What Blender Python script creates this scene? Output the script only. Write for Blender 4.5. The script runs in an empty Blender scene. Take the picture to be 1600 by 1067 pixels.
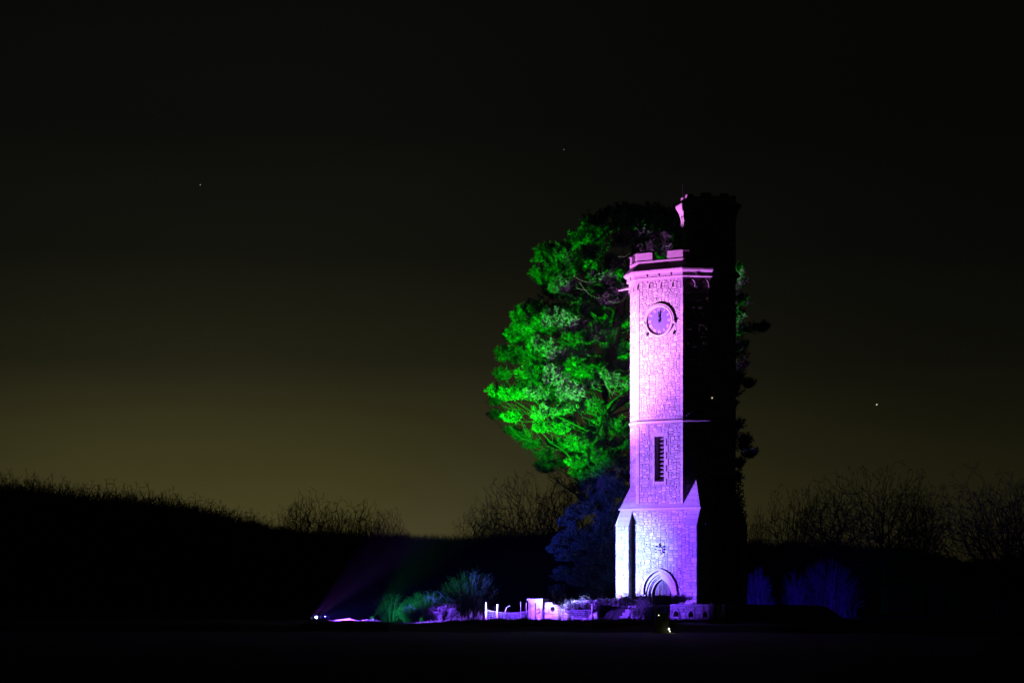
import bpy, bmesh, math, random
import numpy as np
from mathutils import Vector, Matrix
from mathutils import noise as mnoise
sc = bpy.context.scene
COL = sc.collection
R = math.radians
F = 3600.0          # focal length in photo pixels
HZ = 931.0          # horizon row in the photo
EYE = 1.6
def P(px, py, Y):   # a photo point at distance Y
    return Vector(((px-800.0)/F*Y, Y, EYE-(py-HZ)/F*Y))

# ------------------------------------------------------------------ camera
cam = bpy.data.cameras.new("camera"); camo = bpy.data.objects.new("camera", cam); COL.objects.link(camo)
camo.location = (0, 0, EYE); camo.rotation_euler = (R(90), 0, 0)
cam.sensor_width = 36; cam.lens = 36*F/1600
cam.shift_y = (HZ-533.5)/1600
cam.clip_start = 1; cam.clip_end = 6000
sc.camera = camo
# ------------------------------------------------------------------ night sky with town glow low on the left
w = bpy.data.worlds.new("World"); sc.world = w; w.use_nodes = True
nt = w.node_tree; nt.nodes.clear()
def N(t, **k):
    n = nt.nodes.new(t)
    for a, b in k.items(): setattr(n, a, b)
    return n
def M(op, a, b=None):
    n = N("ShaderNodeMath", operation=op)
    for i, v in enumerate((a, b)):
        if v is None: continue
        if isinstance(v, (int, float)): n.inputs[i].default_value = v
        else: nt.links.new(v, n.inputs[i])
    return n.outputs[0]
tc = N("ShaderNodeTexCoord"); sep = N("ShaderNodeSeparateXYZ"); nt.links.new(tc.outputs["Generated"], sep.inputs[0])
zc = M("MAXIMUM", sep.outputs[2], 0.0)
ramp = N("ShaderNodeValToRGB"); nt.links.new(M("MULTIPLY", zc, 2.0), ramp.inputs[0])
stops = [(0,(.066,.055,.019)),(.03,(.058,.050,.0155)),(.064,(.040,.0355,.0112)),(.1,(.0150,.0140,.0060)),(.147,(.0054,.0054,.0032)),
         (.2,(.0024,.0025,.0019)),(.26,(.0018,.0020,.0016)),(.5,(.0012,.0014,.0012))]
e = ramp.color_ramp.elements
while len(e) < len(stops): e.new(0.5)
for i, (p, c) in enumerate(stops): e[i].position = min(p*2, 1); e[i].color = (*c, 1)
az = M("ARCTAN2", sep.outputs[0], sep.outputs[1])
d = M("ADD", az, 0.12)
g = M("EXPONENT", M("MULTIPLY", M("MULTIPLY", d, d), -1/(2*.135**2)))
nzs = N("ShaderNodeTexNoise"); nzs.inputs['Scale'].default_value=5; nzs.inputs['Detail'].default_value=3
mp = N("ShaderNodeMapping"); mp.inputs['Scale'].default_value=(1,1,4); nt.links.new(tc.outputs["Generated"], mp.inputs[0]); nt.links.new(mp.outputs[0], nzs.inputs['Vector'])
azf = M("MULTIPLY", M("ADD", M("MULTIPLY", g, .81), .18), M("ADD", M("MULTIPLY", nzs.outputs[0], .5), .75))
vm = N("ShaderNodeVectorMath", operation="SCALE"); nt.links.new(ramp.outputs[0], vm.inputs[0]); nt.links.new(azf, vm.inputs[3])
flo = N("ShaderNodeVectorMath", operation="ADD"); nt.links.new(vm.outputs[0], flo.inputs[0]); flo.inputs[1].default_value = (.0013,.0014,.0011)
# the faint last of the physical sky, sun well under the horizon
sky = N("ShaderNodeTexSky", sky_type="NISHITA"); sky.sun_disc = False; sky.sun_elevation = R(-9); sky.sun_rotation = R(200)
s2 = N("ShaderNodeVectorMath", operation="SCALE"); nt.links.new(sky.outputs[0], s2.inputs[0]); s2.inputs[3].default_value = .002
ad = N("ShaderNodeVectorMath", operation="ADD"); nt.links.new(flo.outputs[0], ad.inputs[0]); nt.links.new(s2.outputs[0], ad.inputs[1])
bg = N("ShaderNodeBackground"); bg.inputs[1].default_value = 1.0; nt.links.new(ad.outputs[0], bg.inputs[0])
out = N("ShaderNodeOutputWorld"); nt.links.new(bg.outputs[0], out.inputs[0])
# ------------------------------------------------------------------ exposure
sc.view_settings.view_transform = 'Standard'; sc.view_settings.look = 'None'
sc.view_settings.exposure = 0; sc.view_settings.gamma = 1; sc.view_settings.use_curve_mapping = False
sc.cycles.use_denoising = True; sc.cycles.denoising_prefilter='ACCURATE'; sc.cycles.max_bounces = 5; sc.cycles.diffuse_bounces = 2
sc.cycles.volume_bounces = 0; sc.cycles.use_adaptive_sampling = True; sc.cycles.adaptive_threshold = 0.01
sc.cycles.sample_clamp_indirect = .8
# ------------------------------------------------------------------ spotlight settings (the lamps themselves are built further down)
LAMP = Vector((-11.8, 135.6, .34))
#        colour            watts   target point              half angle  blend
def aim(az,el,r=22): return LAMP+Vector((math.cos(R(az))*r,math.sin(R(az))*r,math.tan(R(el))*r))
def aim(az,el,r=22): return LAMP+Vector((math.cos(R(az))*r,math.sin(R(az))*r,math.tan(R(el))*r))
BEAMS = [("pink",   (.80,.19,1.0),  190e3, aim(22,42), 17.5, 1.0),
         ("rose",   (1.0,.58,1.0),  170e3, aim(22.5,37), 10.5, 1.0),
         ("violet", (.33,.12,1.0),  140e3, aim(10,28),  17.5, .9),
         ("ice",    (.26,.58,1.0),  170e3, aim(21.5,10),   10.5, 1.0),
         ("blue",   (.06,.07,1.0),  85e3, aim(38,13),  12, 1.0),
         ("indigo", (.15,.04,1.0),  210e3, aim(16,4),  18.5, .9),
         ("lilac",  (.60,.38,1.0),   50e3, aim(20,4.2),    5.5, .9),
         ("low_green", (.02,1.0,.32), 5e3, aim(55,2), 17, 1.0),
         ("far_blue", (.03,.01,1.0), 13e3, Vector((23.5,171,1.2)), 24, .8),
         ("green",  (.004,1.0,.008), 330e3, Vector((2.0,149.5,14.0)), 18, 1.0)]

# ================================================================== helpers
def link(o, parent=None):
    COL.objects.link(o)
    if parent: o.parent = parent
    return o
def tag(o, label=None, cat=None, group=None, kind=None):
    if label: o['label'] = label
    if cat: o['category'] = cat
    if group: o['group'] = group
    if kind: o['kind'] = kind
    return o
def empty(name, loc, rz=0):
    o = bpy.data.objects.new(name, None); o.location = loc; o.rotation_euler = (0,0,rz); o.empty_display_size = .3
    return link(o)
class MB:
    def __init__(s): s.v=[]; s.f=[]; s.t=[]; s.tone=.5
    def poly(s, pts):
        i=len(s.v); s.v += [tuple(p) for p in pts]; s.f.append(tuple(range(i,i+len(pts)))); s.t.append(s.tone)
    def raw(s, vs, fs):
        i=len(s.v); s.v += [tuple(p) for p in vs]
        for f in fs: s.f.append(tuple(i+k for k in f)); s.t.append(s.tone)
    def hexa(s, b, t):      # two rings with equal counts
        n=len(b); s.raw(list(b)+list(t), [tuple(range(n))[::-1], tuple(range(n,2*n))]+[(k,(k+1)%n,n+(k+1)%n,n+k) for k in range(n)])
    def box(s, c, d, M3=None):
        x,y,z=[k/2 for k in d]; c=Vector(c)
        q=[Vector(p) for p in ((-x,-y,-z),(x,-y,-z),(x,y,-z),(-x,y,-z),(-x,-y,z),(x,-y,z),(x,y,z),(-x,y,z))]
        if M3: q=[M3@p for p in q]
        q=[p+c for p in q]; s.hexa(q[:4],q[4:])
    def tube(s, pts, rs, n=6, cap=True):
        rings=[]; up=Vector((0,0,1))
        for i,p in enumerate(pts):
            p=Vector(p); a=Vector(pts[max(i-1,0)]); b=Vector(pts[min(i+1,len(pts)-1)]); d=(b-a).normalized()
            u=d.cross(up)
            if u.length<.05: u=d.cross(Vector((1,0,0)))
            u.normalize(); v=d.cross(u); r=rs[i] if hasattr(rs,'__len__') else rs
            rings.append([p+u*math.cos(k*2*math.pi/n)*r+v*math.sin(k*2*math.pi/n)*r for k in range(n)])
        i0=len(s.v); fs=[]
        for j in range(len(rings)-1):
            for k in range(n): fs.append((j*n+k,j*n+(k+1)%n,(j+1)*n+(k+1)%n,(j+1)*n+k))
        if cap: fs.append(tuple(range(n))[::-1]); fs.append(tuple((len(rings)-1)*n+k for k in range(n)))
        s.raw([q for r in rings for q in r], fs)
    def build(s, name, mat, parent=None, loc=None, smooth=False):
        me=bpy.data.meshes.new(name); me.from_pydata(s.v,[],s.f)
        at=me.attributes.new('tone','FLOAT','FACE'); at.data.foreach_set('value', s.t)
        bm=bmesh.new(); bm.from_mesh(me); bmesh.ops.recalc_face_normals(bm,faces=bm.faces); bm.to_mesh(me); bm.free()
        if smooth:
            for p in me.polygons: p.use_smooth=True
        me.materials.append(mat); o=bpy.data.objects.new(name,me)
        if loc is not None: o.location=loc
        return link(o,parent)
def tri_mesh(name, V, mat, parent=None, nv=3, tone=None, loc=None):   # V: (n,nv,3) array of separate polygons
    V=np.asarray(V,dtype=np.float32); n=V.shape[0]
    me=bpy.data.meshes.new(name); me.vertices.add(n*nv); me.vertices.foreach_set('co',V.reshape(-1))
    me.loops.add(n*nv); me.loops.foreach_set('vertex_index',np.arange(n*nv,dtype=np.int32))
    me.polygons.add(n); me.polygons.foreach_set('loop_start',np.arange(0,n*nv,nv,dtype=np.int32))
    try: me.polygons.foreach_set('loop_total',np.full(n,nv,dtype=np.int32))
    except Exception: pass
    me.update(calc_edges=True)
    at=me.attributes.new('tone','FLOAT','FACE')
    at.data.foreach_set('value', np.asarray(tone if tone is not None else np.random.rand(n),dtype=np.float32))
    me.materials.append(mat); o=bpy.data.objects.new(name,me)
    if loc is not None: o.location=loc
    return link(o,parent)
# ------------------------------------------------------------------ materials
def mat(name, c0, c1, rough=.85, scale=6, bump=.3, bscale=30, dark=None, spec=.25, transl=0, metal=0, emit=None):
    m=bpy.data.materials.new(name); m.use_nodes=True; t=m.node_tree; t.nodes.clear(); L=t.links.new
    o=t.nodes.new("ShaderNodeOutputMaterial"); b=t.nodes.new("ShaderNodeBsdfPrincipled"); L(b.outputs[0],o.inputs[0])
    b.inputs['Roughness'].default_value=rough; b.inputs['Specular IOR Level'].default_value=spec; b.inputs['Metallic'].default_value=metal
    tx=t.nodes.new("ShaderNodeTexCoord"); nz=t.nodes.new("ShaderNodeTexNoise"); nz.inputs['Scale'].default_value=scale; nz.inputs['Detail'].default_value=6
    L(tx.outputs['Object'],nz.inputs['Vector'])
    at=t.nodes.new("ShaderNodeAttribute"); at.attribute_name='tone'
    mx=t.nodes.new("ShaderNodeMix"); mx.data_type='RGBA'; mx.inputs[6].default_value=(*c0,1); mx.inputs[7].default_value=(*c1,1)
    ma=t.nodes.new("ShaderNodeMath"); ma.operation='MULTIPLY_ADD'; L(nz.outputs[0],ma.inputs[0]); ma.inputs[1].default_value=.9; 
    mb=t.nodes.new("ShaderNodeMath"); mb.operation='MULTIPLY_ADD'; L(at.outputs['Fac'],mb.inputs[0]); mb.inputs[1].default_value=1.0; mb.inputs[2].default_value=-.45
    L(mb.outputs[0],ma.inputs[2]); ma.use_clamp=True; L(ma.outputs[0],mx.inputs[0])
    L(mx.outputs[2],b.inputs['Base Color'])
    if bump:
        n2=t.nodes.new("ShaderNodeTexNoise"); n2.inputs['Scale'].default_value=bscale; n2.inputs['Detail'].default_value=5; L(tx.outputs['Object'],n2.inputs['Vector'])
        bp=t.nodes.new("ShaderNodeBump"); bp.inputs['Strength'].default_value=bump; bp.inputs['Distance'].default_value=.03; L(n2.outputs[0],bp.inputs['Height']); L(bp.outputs[0],b.inputs['Normal'])
    if transl:
        tr=t.nodes.new("ShaderNodeBsdfTranslucent"); L(mx.outputs[2],tr.inputs[0]); ms=t.nodes.new("ShaderNodeMixShader"); ms.inputs[0].default_value=transl
        L(b.outputs[0],ms.inputs[1]); L(tr.outputs[0],ms.inputs[2]); L(ms.outputs[0],o.inputs[0])
    if emit:
        m.cycles.emission_sampling='NONE'
        b.inputs['Emission Color'].default_value=(*emit[0],1); b.inputs['Emission Strength'].default_value=emit[1]
    return m
m_rub  = mat("rubble_stone", (.19,.18,.165),(.47,.45,.415), scale=5, bump=.5, bscale=22)
m_mort = mat("mortar", (.165,.155,.14),(.27,.255,.23), scale=9, bump=.4)
m_ash  = mat("dressed_stone", (.26,.245,.22),(.44,.42,.385), scale=3.5, bump=.3, bscale=30)
m_par  = mat("parapet_stone", (.24,.225,.2),(.36,.345,.31), scale=8, bump=.2)
m_slate= mat("weathered_coping", (.16,.15,.14),(.26,.25,.23), scale=5, bump=.3)
m_dial = mat("blue_dial_paint", (.085,.07,.22),(.13,.11,.32), scale=3, bump=0, rough=.5)
m_gilt = mat("pale_gilt", (.36,.28,.22),(.48,.38,.30), rough=.4, bump=0)
m_iron = mat("black_iron", (.015,.015,.015),(.04,.04,.04), rough=.5, bump=.1)
m_door = mat("old_oak", (.06,.05,.04),(.14,.115,.10), scale=9, bump=.4)
m_bark = mat("pine_bark", (.03,.025,.022),(.075,.06,.05), scale=8, bump=.7, bscale=12)
m_fol  = mat("pine_needles", (.04,.055,.04),(.10,.15,.10), scale=1.2, bump=0, transl=.1, rough=.6)
m_yew  = mat("dark_conifer_needles", (.025,.045,.04),(.055,.10,.08), scale=1.2, bump=0, transl=.2, rough=.6)
m_leaf = mat("shrub_leaves", (.04,.065,.035),(.12,.17,.09), scale=2, bump=0, transl=.3, rough=.6)
m_grass= mat("rough_grass", (.05,.06,.035),(.15,.15,.09), scale=1, bump=0, transl=.2)
m_twig = mat("bare_twigs", (.03,.026,.022),(.06,.05,.04), scale=3, bump=0)
m_twig2= mat("pale_twigs", (.09,.08,.075),(.20,.18,.16), scale=3, bump=0)
m_wood = mat("grey_post_wood", (.25,.22,.19),(.5,.46,.42), scale=12, bump=.4)
m_wire = mat("galvanised_wire", (.4,.4,.4),(.6,.6,.6), bump=0, rough=.5)
m_hedge= mat("far_wood_mass", (.012,.014,.01),(.03,.032,.022), scale=.4, bump=0)
m_soil = mat("mown_field", (.010,.012,.008),(.026,.03,.018), scale=.35, bump=.5, bscale=5)
m_lamp = mat("black_lamp_case", (.02,.02,.02),(.04,.04,.04), rough=.4, bump=0)
rng=np.random.default_rng(7); rnd=random.Random(11)

# ================================================================== terrain
TC = Vector((10.55,143.19,0)); PHI=R(-33)
tdir=Vector((math.cos(PHI),math.sin(PHI))); bdir=Vector((-math.sin(PHI),math.cos(PHI)))
def loc2(X,Y): dx=X-TC.x; dy=Y-TC.y; return dx*tdir.x+dy*tdir.y, dx*bdir.x+dy*bdir.y
def ss(a,b,x): t=np.clip((x-a)/(b-a),0,1); return t*t*(3-2*t)
def edgeY(x): return np.interp(x,[-60,-12.5,-1.5,7,14,60],[135.0,134.5,133.6,132.2,131.0,131.0])
def ground(X,Y):
    X=np.asarray(X,float); Y=np.asarray(Y,float)
    z=-.5*(1-ss(0,.9,Y-edgeY(X)))
    lx,ly=loc2(X,Y)
    m=(1-ss(6.6,8.2,np.abs(lx)))*(ss(-5.75,-5.2,ly))*(1-ss(6,9,ly))
    z=z+1.05*m
    z=z+.05*np.sin(X*.9+np.cos(Y*.7)*1.3)*np.sin(Y*1.1)*ss(120,132,Y)
    return z
def axis(fine0,fine1,step,far):
    a=list(np.arange(fine0,fine1+.01,step)); s=step; x=fine1
    while x<far: s*=1.22; x+=s; a.append(min(x,far))
    s=step; x=fine0; b=[]
    while x>-far: s*=1.22; x-=s; b.append(max(x,-far))
    return np.array(b[::-1]+a)
gx=axis(-18,30,.4,2500); gy=axis(126,156,.3,2500)
GX,GY=np.meshgrid(gx,gy); GZ=ground(GX,GY)
V=np.stack([GX,GY,GZ],-1).reshape(-1,3); nx,ny=len(gx),len(gy)
ii,jj=np.meshgrid(np.arange(nx-1),np.arange(ny-1)); a=(jj*nx+ii).reshape(-1)
me=bpy.data.meshes.new("field"); me.from_pydata(V.tolist(),[],np.stack([a,a+1,a+1+nx,a+nx],-1).tolist())
for p in me.polygons: p.use_smooth=True
me.attributes.new('tone','FLOAT','FACE').data.foreach_set('value',[.5]*len(me.polygons))
me.materials.append(m_soil); tag(link(bpy.data.objects.new("field",me)),"dark mown field stretching from the camera to the far trees",kind="structure")

# ================================================================== clock tower
TW=empty("clock_tower",(TC.x,TC.y,0),PHI)
tag(TW,"tall rubble stone clock tower lit pink above and blue below, with battlements and stair turret","tower")
A,B=1.595,2.77
def octo(off):          # chamfered square ring pushed out by off
    k=off*math.tan(R(22.5)); a,b=A+k,B+off
    return [(-a,-b),(a,-b),(b,-a),(b,a),(a,b),(-a,b),(-b,a),(-b,-a)]
def square(off): b=B+off; return [(-b,-b),(b,-b),(b,b),(-b,b)]
def roct(ap): 
    r=ap/math.cos(R(22.5)); return [(r*math.cos(R(-112.5+45*k)),r*math.sin(R(-112.5+45*k))) for k in range(8)]
def sweep(ringf, prof, closed=True):   # prof list of (offset,z)
    mb=MB(); rings=[[Vector((x,y,z)) for x,y in ringf(o)] for o,z in prof]; n=len(rings[0])
    vs=[p for r in rings for p in r]; m=len(rings); fs=[]
    for j in range(m if closed else m-1):
        j2=(j+1)%m
        for k in range(n): fs.append((j*n+k,j*n+(k+1)%n,j2*n+(k+1)%n,j2*n+k))
    mb.raw(vs,fs); return mb
def plate(outer, holes, thick, xform):   # outer/holes 2D loops; xform((x,z,d)) -> Vector, d = depth into the wall
    bm=bmesh.new(); edges=[]
    loops=[outer]+holes; rings=[]
    for lp in loops:
        vs=[bm.verts.new((x,z,0)) for x,z in lp]; rings.append(vs)
        for k in range(len(vs)): edges.append(bm.edges.new((vs[k],vs[(k+1)%len(vs)])))
    bmesh.ops.triangle_fill(bm,use_beauty=True,use_dissolve=False,edges=edges,normal=(0,0,1))
    faces=[[v.co.copy() for v in f.verts] for f in bm.faces]; bm.free()
    mb=MB()
    for f in faces: mb.poly([xform(v.x,v.y,0) for v in f]); mb.poly([xform(v.x,v.y,thick) for v in f][::-1])
    for lp in loops:
        for k in range(len(lp)):
            (x0,z0),(x1,z1)=lp[k],lp[(k+1)%len(lp)]
            mb.poly([xform(x0,z0,0),xform(x1,z1,0),xform(x1,z1,thick),xform(x0,z0,thick)])
    return mb
def frame_of(p0,p1):
    p0=Vector((p0[0],p0[1],0)); p1=Vector((p1[0],p1[1],0)); t=(p1-p0); Lw=t.length; t.normalize(); n=Vector((t.y,-t.x,0))
    return p0,t,n,Lw
def pack(wd, z0, z1, cw, ch, blocked, big=.5, rg=rnd):
    nx=max(1,round(wd/cw)); nz=max(1,round((z1-z0)/ch)); cw=wd/nx; ch=(z1-z0)/nz
    occ=[[False]*nz for _ in range(nx)]
    for i in range(nx):
        for j in range(nz):
            if blocked((i+.5)*cw, z0+(j+.5)*ch): occ[i][j]=True
    res=[]
    for j in range(nz):
        for i in range(nx):
            if occ[i][j]: continue
            h=rg.choice((1,2,2,2,3)) if rg.random()<big else 2
            wv=rg.choice((2,3,3,4,4,5)) if h<3 else rg.choice((3,4,5))
            h=min(h,nz-j)
            k=0
            while k<wv and i+k<nx and not occ[i+k][j]: k+=1
            if nx-(i+k)==1 and not occ[i+k][j]: k+=1
            while h>1 and any(occ[i+q][j+h-1] for q in range(k)): h-=1
            for q in range(k):
                for r in range(h): occ[i+q][j+r]=True
            res.append((i*cw,z0+j*ch,k*cw,h*ch))
    return res
def stone_verts(mb, o, t, n, x, z, wd, h, gap=.0085, proud=(.010,.027), rg=rnd, tone=None):
    pr=rg.uniform(*proud); jit=lambda: rg.uniform(-.007,.007); bv=min(.022,h*.16)
    def pt(u,v,d): return o+t*u+Vector((0,0,1))*v+n*d
    b=[pt(x+gap+jit(),z+gap+jit(),-.01),pt(x+wd-gap+jit(),z+gap+jit(),-.01),pt(x+wd-gap+jit(),z+h-gap+jit(),-.01),pt(x+gap+jit(),z+h-gap+jit(),-.01)]
    q=[]
    cx,cz=x+wd/2,z+h/2
    for (sx,sz) in ((-1,-1),(1,-1),(1,1),(-1,1)):
        q.append(pt(cx+sx*(wd/2-gap-bv)+jit(),cz+sz*(h/2-gap-bv)+jit(),pr+rg.uniform(-.007,.007)))
    mb.tone=rg.betavariate(2.2,2.2) if tone is None else tone
    mb.raw(b+q,[(4,5,6,7),(0,1,5,4),(1,2,6,5),(2,3,7,6),(3,0,4,7)])
def stones(parent, p0, p1, z0, z1, blocked=lambda x,z:False, cw=.082, ch=.078, singles=0, name="stone", m=None, margin=0, base=Vector((0,0,0)), **kw):
    o,t,n,L=frame_of(p0,p1); o=o+t*margin; L-=2*margin
    rects=pack(L,z0,z1,cw,ch,lambda x,z: blocked(x+margin-(L+2*margin)/2,z),rg=kw.get('rg',rnd))
    rects.sort(key=lambda r:-r[2]*r[3])
    m=m or m_rub
    for r in rects[:singles]:
        mb=MB(); c=o+t*(r[0]+r[2]/2)+Vector((0,0,r[1]+r[3]/2))
        stone_verts(mb,o-c,t,n,*r); mb.build(name,m,parent,loc=c-base)
    if len(rects)>singles:
        mb=MB()
        for r in rects[singles:]: stone_verts(mb,o-base,t,n,*r)
        so=mb.build("small_stones",m,parent); tag(so,kind="stuff")
    return len(rects)
ZB=.7      # hidden foot of the tower walls
# ---- square lower stage
def arch(hw, spring, apex, n=12, jamb=None):   # pointed arch as a polyline from left foot to right foot
    h=apex-spring; c=(h*h-hw*hw)/(2*hw); r=hw+c; pts=[]
    a1=math.atan2(h,c) if c>0 else math.pi-math.atan2(h,-c)
    L=[(c-r*math.cos(a1*k/n),spring+r*math.sin(a1*k/n)) for k in range(n+1)]
    L[-1]=(0,apex)
    Rr=[(-x,z) for x,z in L[:-1]][::-1]
    pts=L+Rr
    if jamb is not None: pts=[(-hw,jamb)]+pts+[(hw,jamb)]
    return pts
def front(x,z,d): return Vector((x,-B+d,z))
walls=[]
door_out=arch(.99,1.62,2.93,jamb=ZB)
o=plate([(-B,ZB+0.0)]+[(x,z) for x,z in door_out]+[(B,ZB),(B,7.0),(-B,7.0)],[],.5,front).build("front_wall",m_mort,TW)
walls.append(o)
mb=MB()
for k,(p,q) in enumerate(zip(square(0),square(0)[1:]+square(0)[:1])):
    if k==0: continue
    o_,t_,n_,L_=frame_of(p,q); a0=o_; a1=o_+t_*L_
    if k==1: a0=a0+t_*.5
    if k==3: a1=a1-t_*.5
    mb.hexa([a0,a1,a1-n_*.5,a0-n_*.5],[v+Vector((0,0,7)) for v in (a0,a1,a1-n_*.5,a0-n_*.5)])
side=mb.build("side_wall",m_mort,TW)
BW=.80; BP=.36      # buttress width and projection
def blk_low(x,z):
    if abs(x)>B-BW-.02: return True
    if z<3.45:
        for s in (0,):
            hw=1.22
            if z<1.85: return abs(x)<hw+.02
            t=(z-1.85)/(3.32-1.85)
            return abs(x)<hw*math.sqrt(max(0,1-t**1.75))+.03
    if abs(x)<.34 and 4.0<z<4.9: return True
    return False
S4=square(0)
stones(o:=walls[0],S4[0],S4[1],ZB+.3,6.84,blk_low,singles=290)
stones(side,S4[1],S4[2],ZB+.3,6.84,lambda x,z:x<-(B-BW-.02) or x>B-BW,cw=.11,ch=.095)
stones(side,S4[3],S4[0],ZB+.3,6.84,lambda x,z:x>(B-BW-.02),cw=.11,ch=.095)
# ---- buttresses
def buttress(face, cx):
    """face: 0 front, 1 right, 3 left ; cx: centre along the face"""
    o_,t_,n_,L_=frame_of(S4[face],S4[(face+1)%4]); mid=o_+t_*(L_/2)
    def X(u,d,z): return mid+t_*u+n_*d+Vector((0,0,z))
    mb=MB(); u0,u1=cx-BW/2+.015,cx+BW/2-.015
    mb.hexa([X(u0,0,ZB),X(u1,0,ZB),X(u1,BP,ZB),X(u0,BP,ZB)],[X(u0,0,5.93),X(u1,0,5.93),X(u1,BP,5.93),X(u0,BP,5.93)])
    b=mb.build("buttress",m_mort,TW)
    p0=X(u0,BP,0); p1=X(u1,BP,0)
    stones(b,p0,p1,ZB+.3,5.9,cw=.13,ch=.105,singles=60 if face==0 else 0)
    stones(b,X(u1,BP,0),X(u1,0,0),ZB+.3,5.9,cw=.12,ch=.12)
    stones(b,X(u0,0,0),X(u0,BP,0),ZB+.3,5.9,cw=.12,ch=.12)
    # sloping cap in three courses with drip edge
    for k in range(3):
        za,zb=5.93+.31*k+.004,5.93+.31*(k+1)-.008; da,db=(BP+.05)*(1-k/3.05)+.0,(BP+.05)*(1-(k+1)/3.05)
        mb=MB(); mb.tone=.35+.12*k
        e=.03
        mb.hexa([X(u0-e,-.0,za),X(u1+e,-.0,za),X(u1+e,da+.0,za),X(u0-e,da,za)],[X(u0-e,0,zb),X(u1+e,0,zb),X(u1+e,db,zb),X(u0-e,db,zb)])
        mb.build("cap_stone",m_ash,b)
    return b
buttress(0,-(B-BW/2)); buttress(0,B-BW/2); buttress(1,-(B-BW/2)); buttress(3,B-BW/2); buttress(1,B-BW/2)
# ---- string course above the lower stage, with weathering
sweep(square,[(-.02,6.84),(.085,6.90),(.10,6.93),(.10,7.0),(.06,7.02),(-.06,7.2),(-.3,7.2),(-.3,6.84)]).build("string_course",m_ash,TW)
# ---- broaches at the four corners, in courses
for sx,sy in ((-1,-1),(1,-1),(1,1),(-1,1)):
    P1=Vector((sx*A,sy*(B+.02),7.16)); P2=Vector((sx*(B+.02),sy*A,7.16)); Q=Vector((sx*(B+.02),sy*(B+.02),7.05))
    mid=(Vector((sx*A,sy*B,0))+Vector((sx*B,sy*A,0)))/2; Ap=Vector((mid.x*1.005,mid.y*1.005,8.74)); inn=Vector((sx*(A-.25),sy*(A-.25),7.1))
    br=empty("broach",(0,0,0)); br.parent=TW
    n=5
    for k in range(n):
        f0,f1=k/n,min((k+1)/n,.985)
        rA=[p.lerp(Ap+(Vector((inn.x-Ap.x,inn.y-Ap.y,0))*.3 if p is inn else Vector()),f0) for p in (P1,Q,P2,inn)]
        rB=[p.lerp(Ap+(Vector((inn.x-Ap.x,inn.y-Ap.y,0))*.3 if p is inn else Vector()),f1) for p in (P1,Q,P2,inn)]
        rB=[a.lerp(b,.96) for a,b in zip(rA,rB)]
        mb=MB(); mb.tone=.3+.1*(k%3); mb.hexa(rA,rB); mb.build("slab",m_ash,br)
# ---- octagonal shaft
SZ0,SZ1=6.95,21.0
win=(-.36,.30,8.62,11.35)
def oct_plate(k):
    p,q=octo(0)[k],octo(0)[(k+1)%8]; o_,t_,n_,L_=frame_of(p,q)
    return o_,t_,n_,L_
oplate=plate([(-A,SZ0),(A,SZ0),(A,SZ1+.9),(-A,SZ1+.9)],[[(win[0],win[2]),(win[1],win[2]),(win[1],win[3]),(win[0],win[3])]],.45,front).build("front_shaft_wall",m_mort,TW)
mb=MB(); ring=octo(0)
for k in range(1,8):
    o_,t_,n_,L_=oct_plate(k); th=.45
    mb.raw([o_+Vector((0,0,SZ0)),o_+t_*L_+Vector((0,0,SZ0)),o_+t_*L_+Vector((0,0,SZ1+.9)),o_+Vector((0,0,SZ1+.9))],[(0,1,2,3)])
# inner lining keeps light from leaking through
ri=octo(-.46)
for k in range(8):
    a_,b_=ri[k],ri[(k+1)%8]; mb.poly([(a_[0],a_[1],SZ0),(b_[0],b_[1],SZ0),(b_[0],b_[1],SZ1+.9),(a_[0],a_[1],SZ1+.9)])
mb.poly([(x,y,SZ1+.9) for x,y in ring])
shaft=mb.build("shaft_wall",m_mort,TW)
CLZ=18.42
def blk_up(x,z):
    if abs(x)>A-.16: return True
    if abs(x+.03)<.66 and 8.36<z<11.6: return True
    if x*x+(z-CLZ)**2<1.02**2: return True
    if abs(z-12.28)<.14: return True
    return False
# quoins up the two front corners, wrapping with alternating lengths
qp=[]
oc=octo(0)
def quoins(ci, parent, zs, ze):
    c=Vector((oc[ci][0],oc[ci][1],0)); pv=Vector((oc[ci-1][0],oc[ci-1][1],0)); nx_=Vector((oc[(ci+1)%8][0],oc[(ci+1)%8][1],0))
    d0=(pv-c).normalized(); d1=(nx_-c).normalized(); n0=Vector((-d0.y,d0.x,0)); n1=Vector((d1.y,-d1.x,0))
    if n0.dot(c)<0: n0=-n0
    if n1.dot(c)<0: n1=-n1
    z=zs; k=0
    while z<ze-.05:
        h=min(rnd.choice((.16,.2,.24,.28)),ze-z)
        if abs(z+h/2-12.28)<.24: z+=h; continue
        l0,l1=((.15,.3),(.3,.15))[k%2]; l0=.155; l1=.155
        pr=.03; out_=(n0+n1).normalized()*pr/math.cos(R(22.5))
        a0=c+d0*l0+n0*pr; a1=c+out_; a2=c+d1*l1+n1*pr; b0=c+d0*l0-n0*.02; b2=c+d1*l1-n1*.02; b1=c-(n0+n1).normalized()*.03
        mb=MB(); pr=rnd.uniform(.012,.045); mb.tone=rnd.uniform(.3,1); zz0=Vector((0,0,z+.007)); zz1=Vector((0,0,z+h-.007)); cc=c+Vector((0,0,z+h/2))
        mb.hexa([v+zz0-cc for v in (a0,a1,a2,b2,b1,b0)],[v+zz1-cc for v in (a0,a1,a2,b2,b1,b0)])
        mb.build("quoin",m_ash,parent,loc=cc); z+=h; k+=1
quoins(0,shaft,7.25,20.4); quoins(1,shaft,7.25,20.4)
stones(oplate,oc[0],oc[1],7.22,20.95,blk_up,singles=290)
def chb(x,z): return abs(z-12.28)<.14
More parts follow.
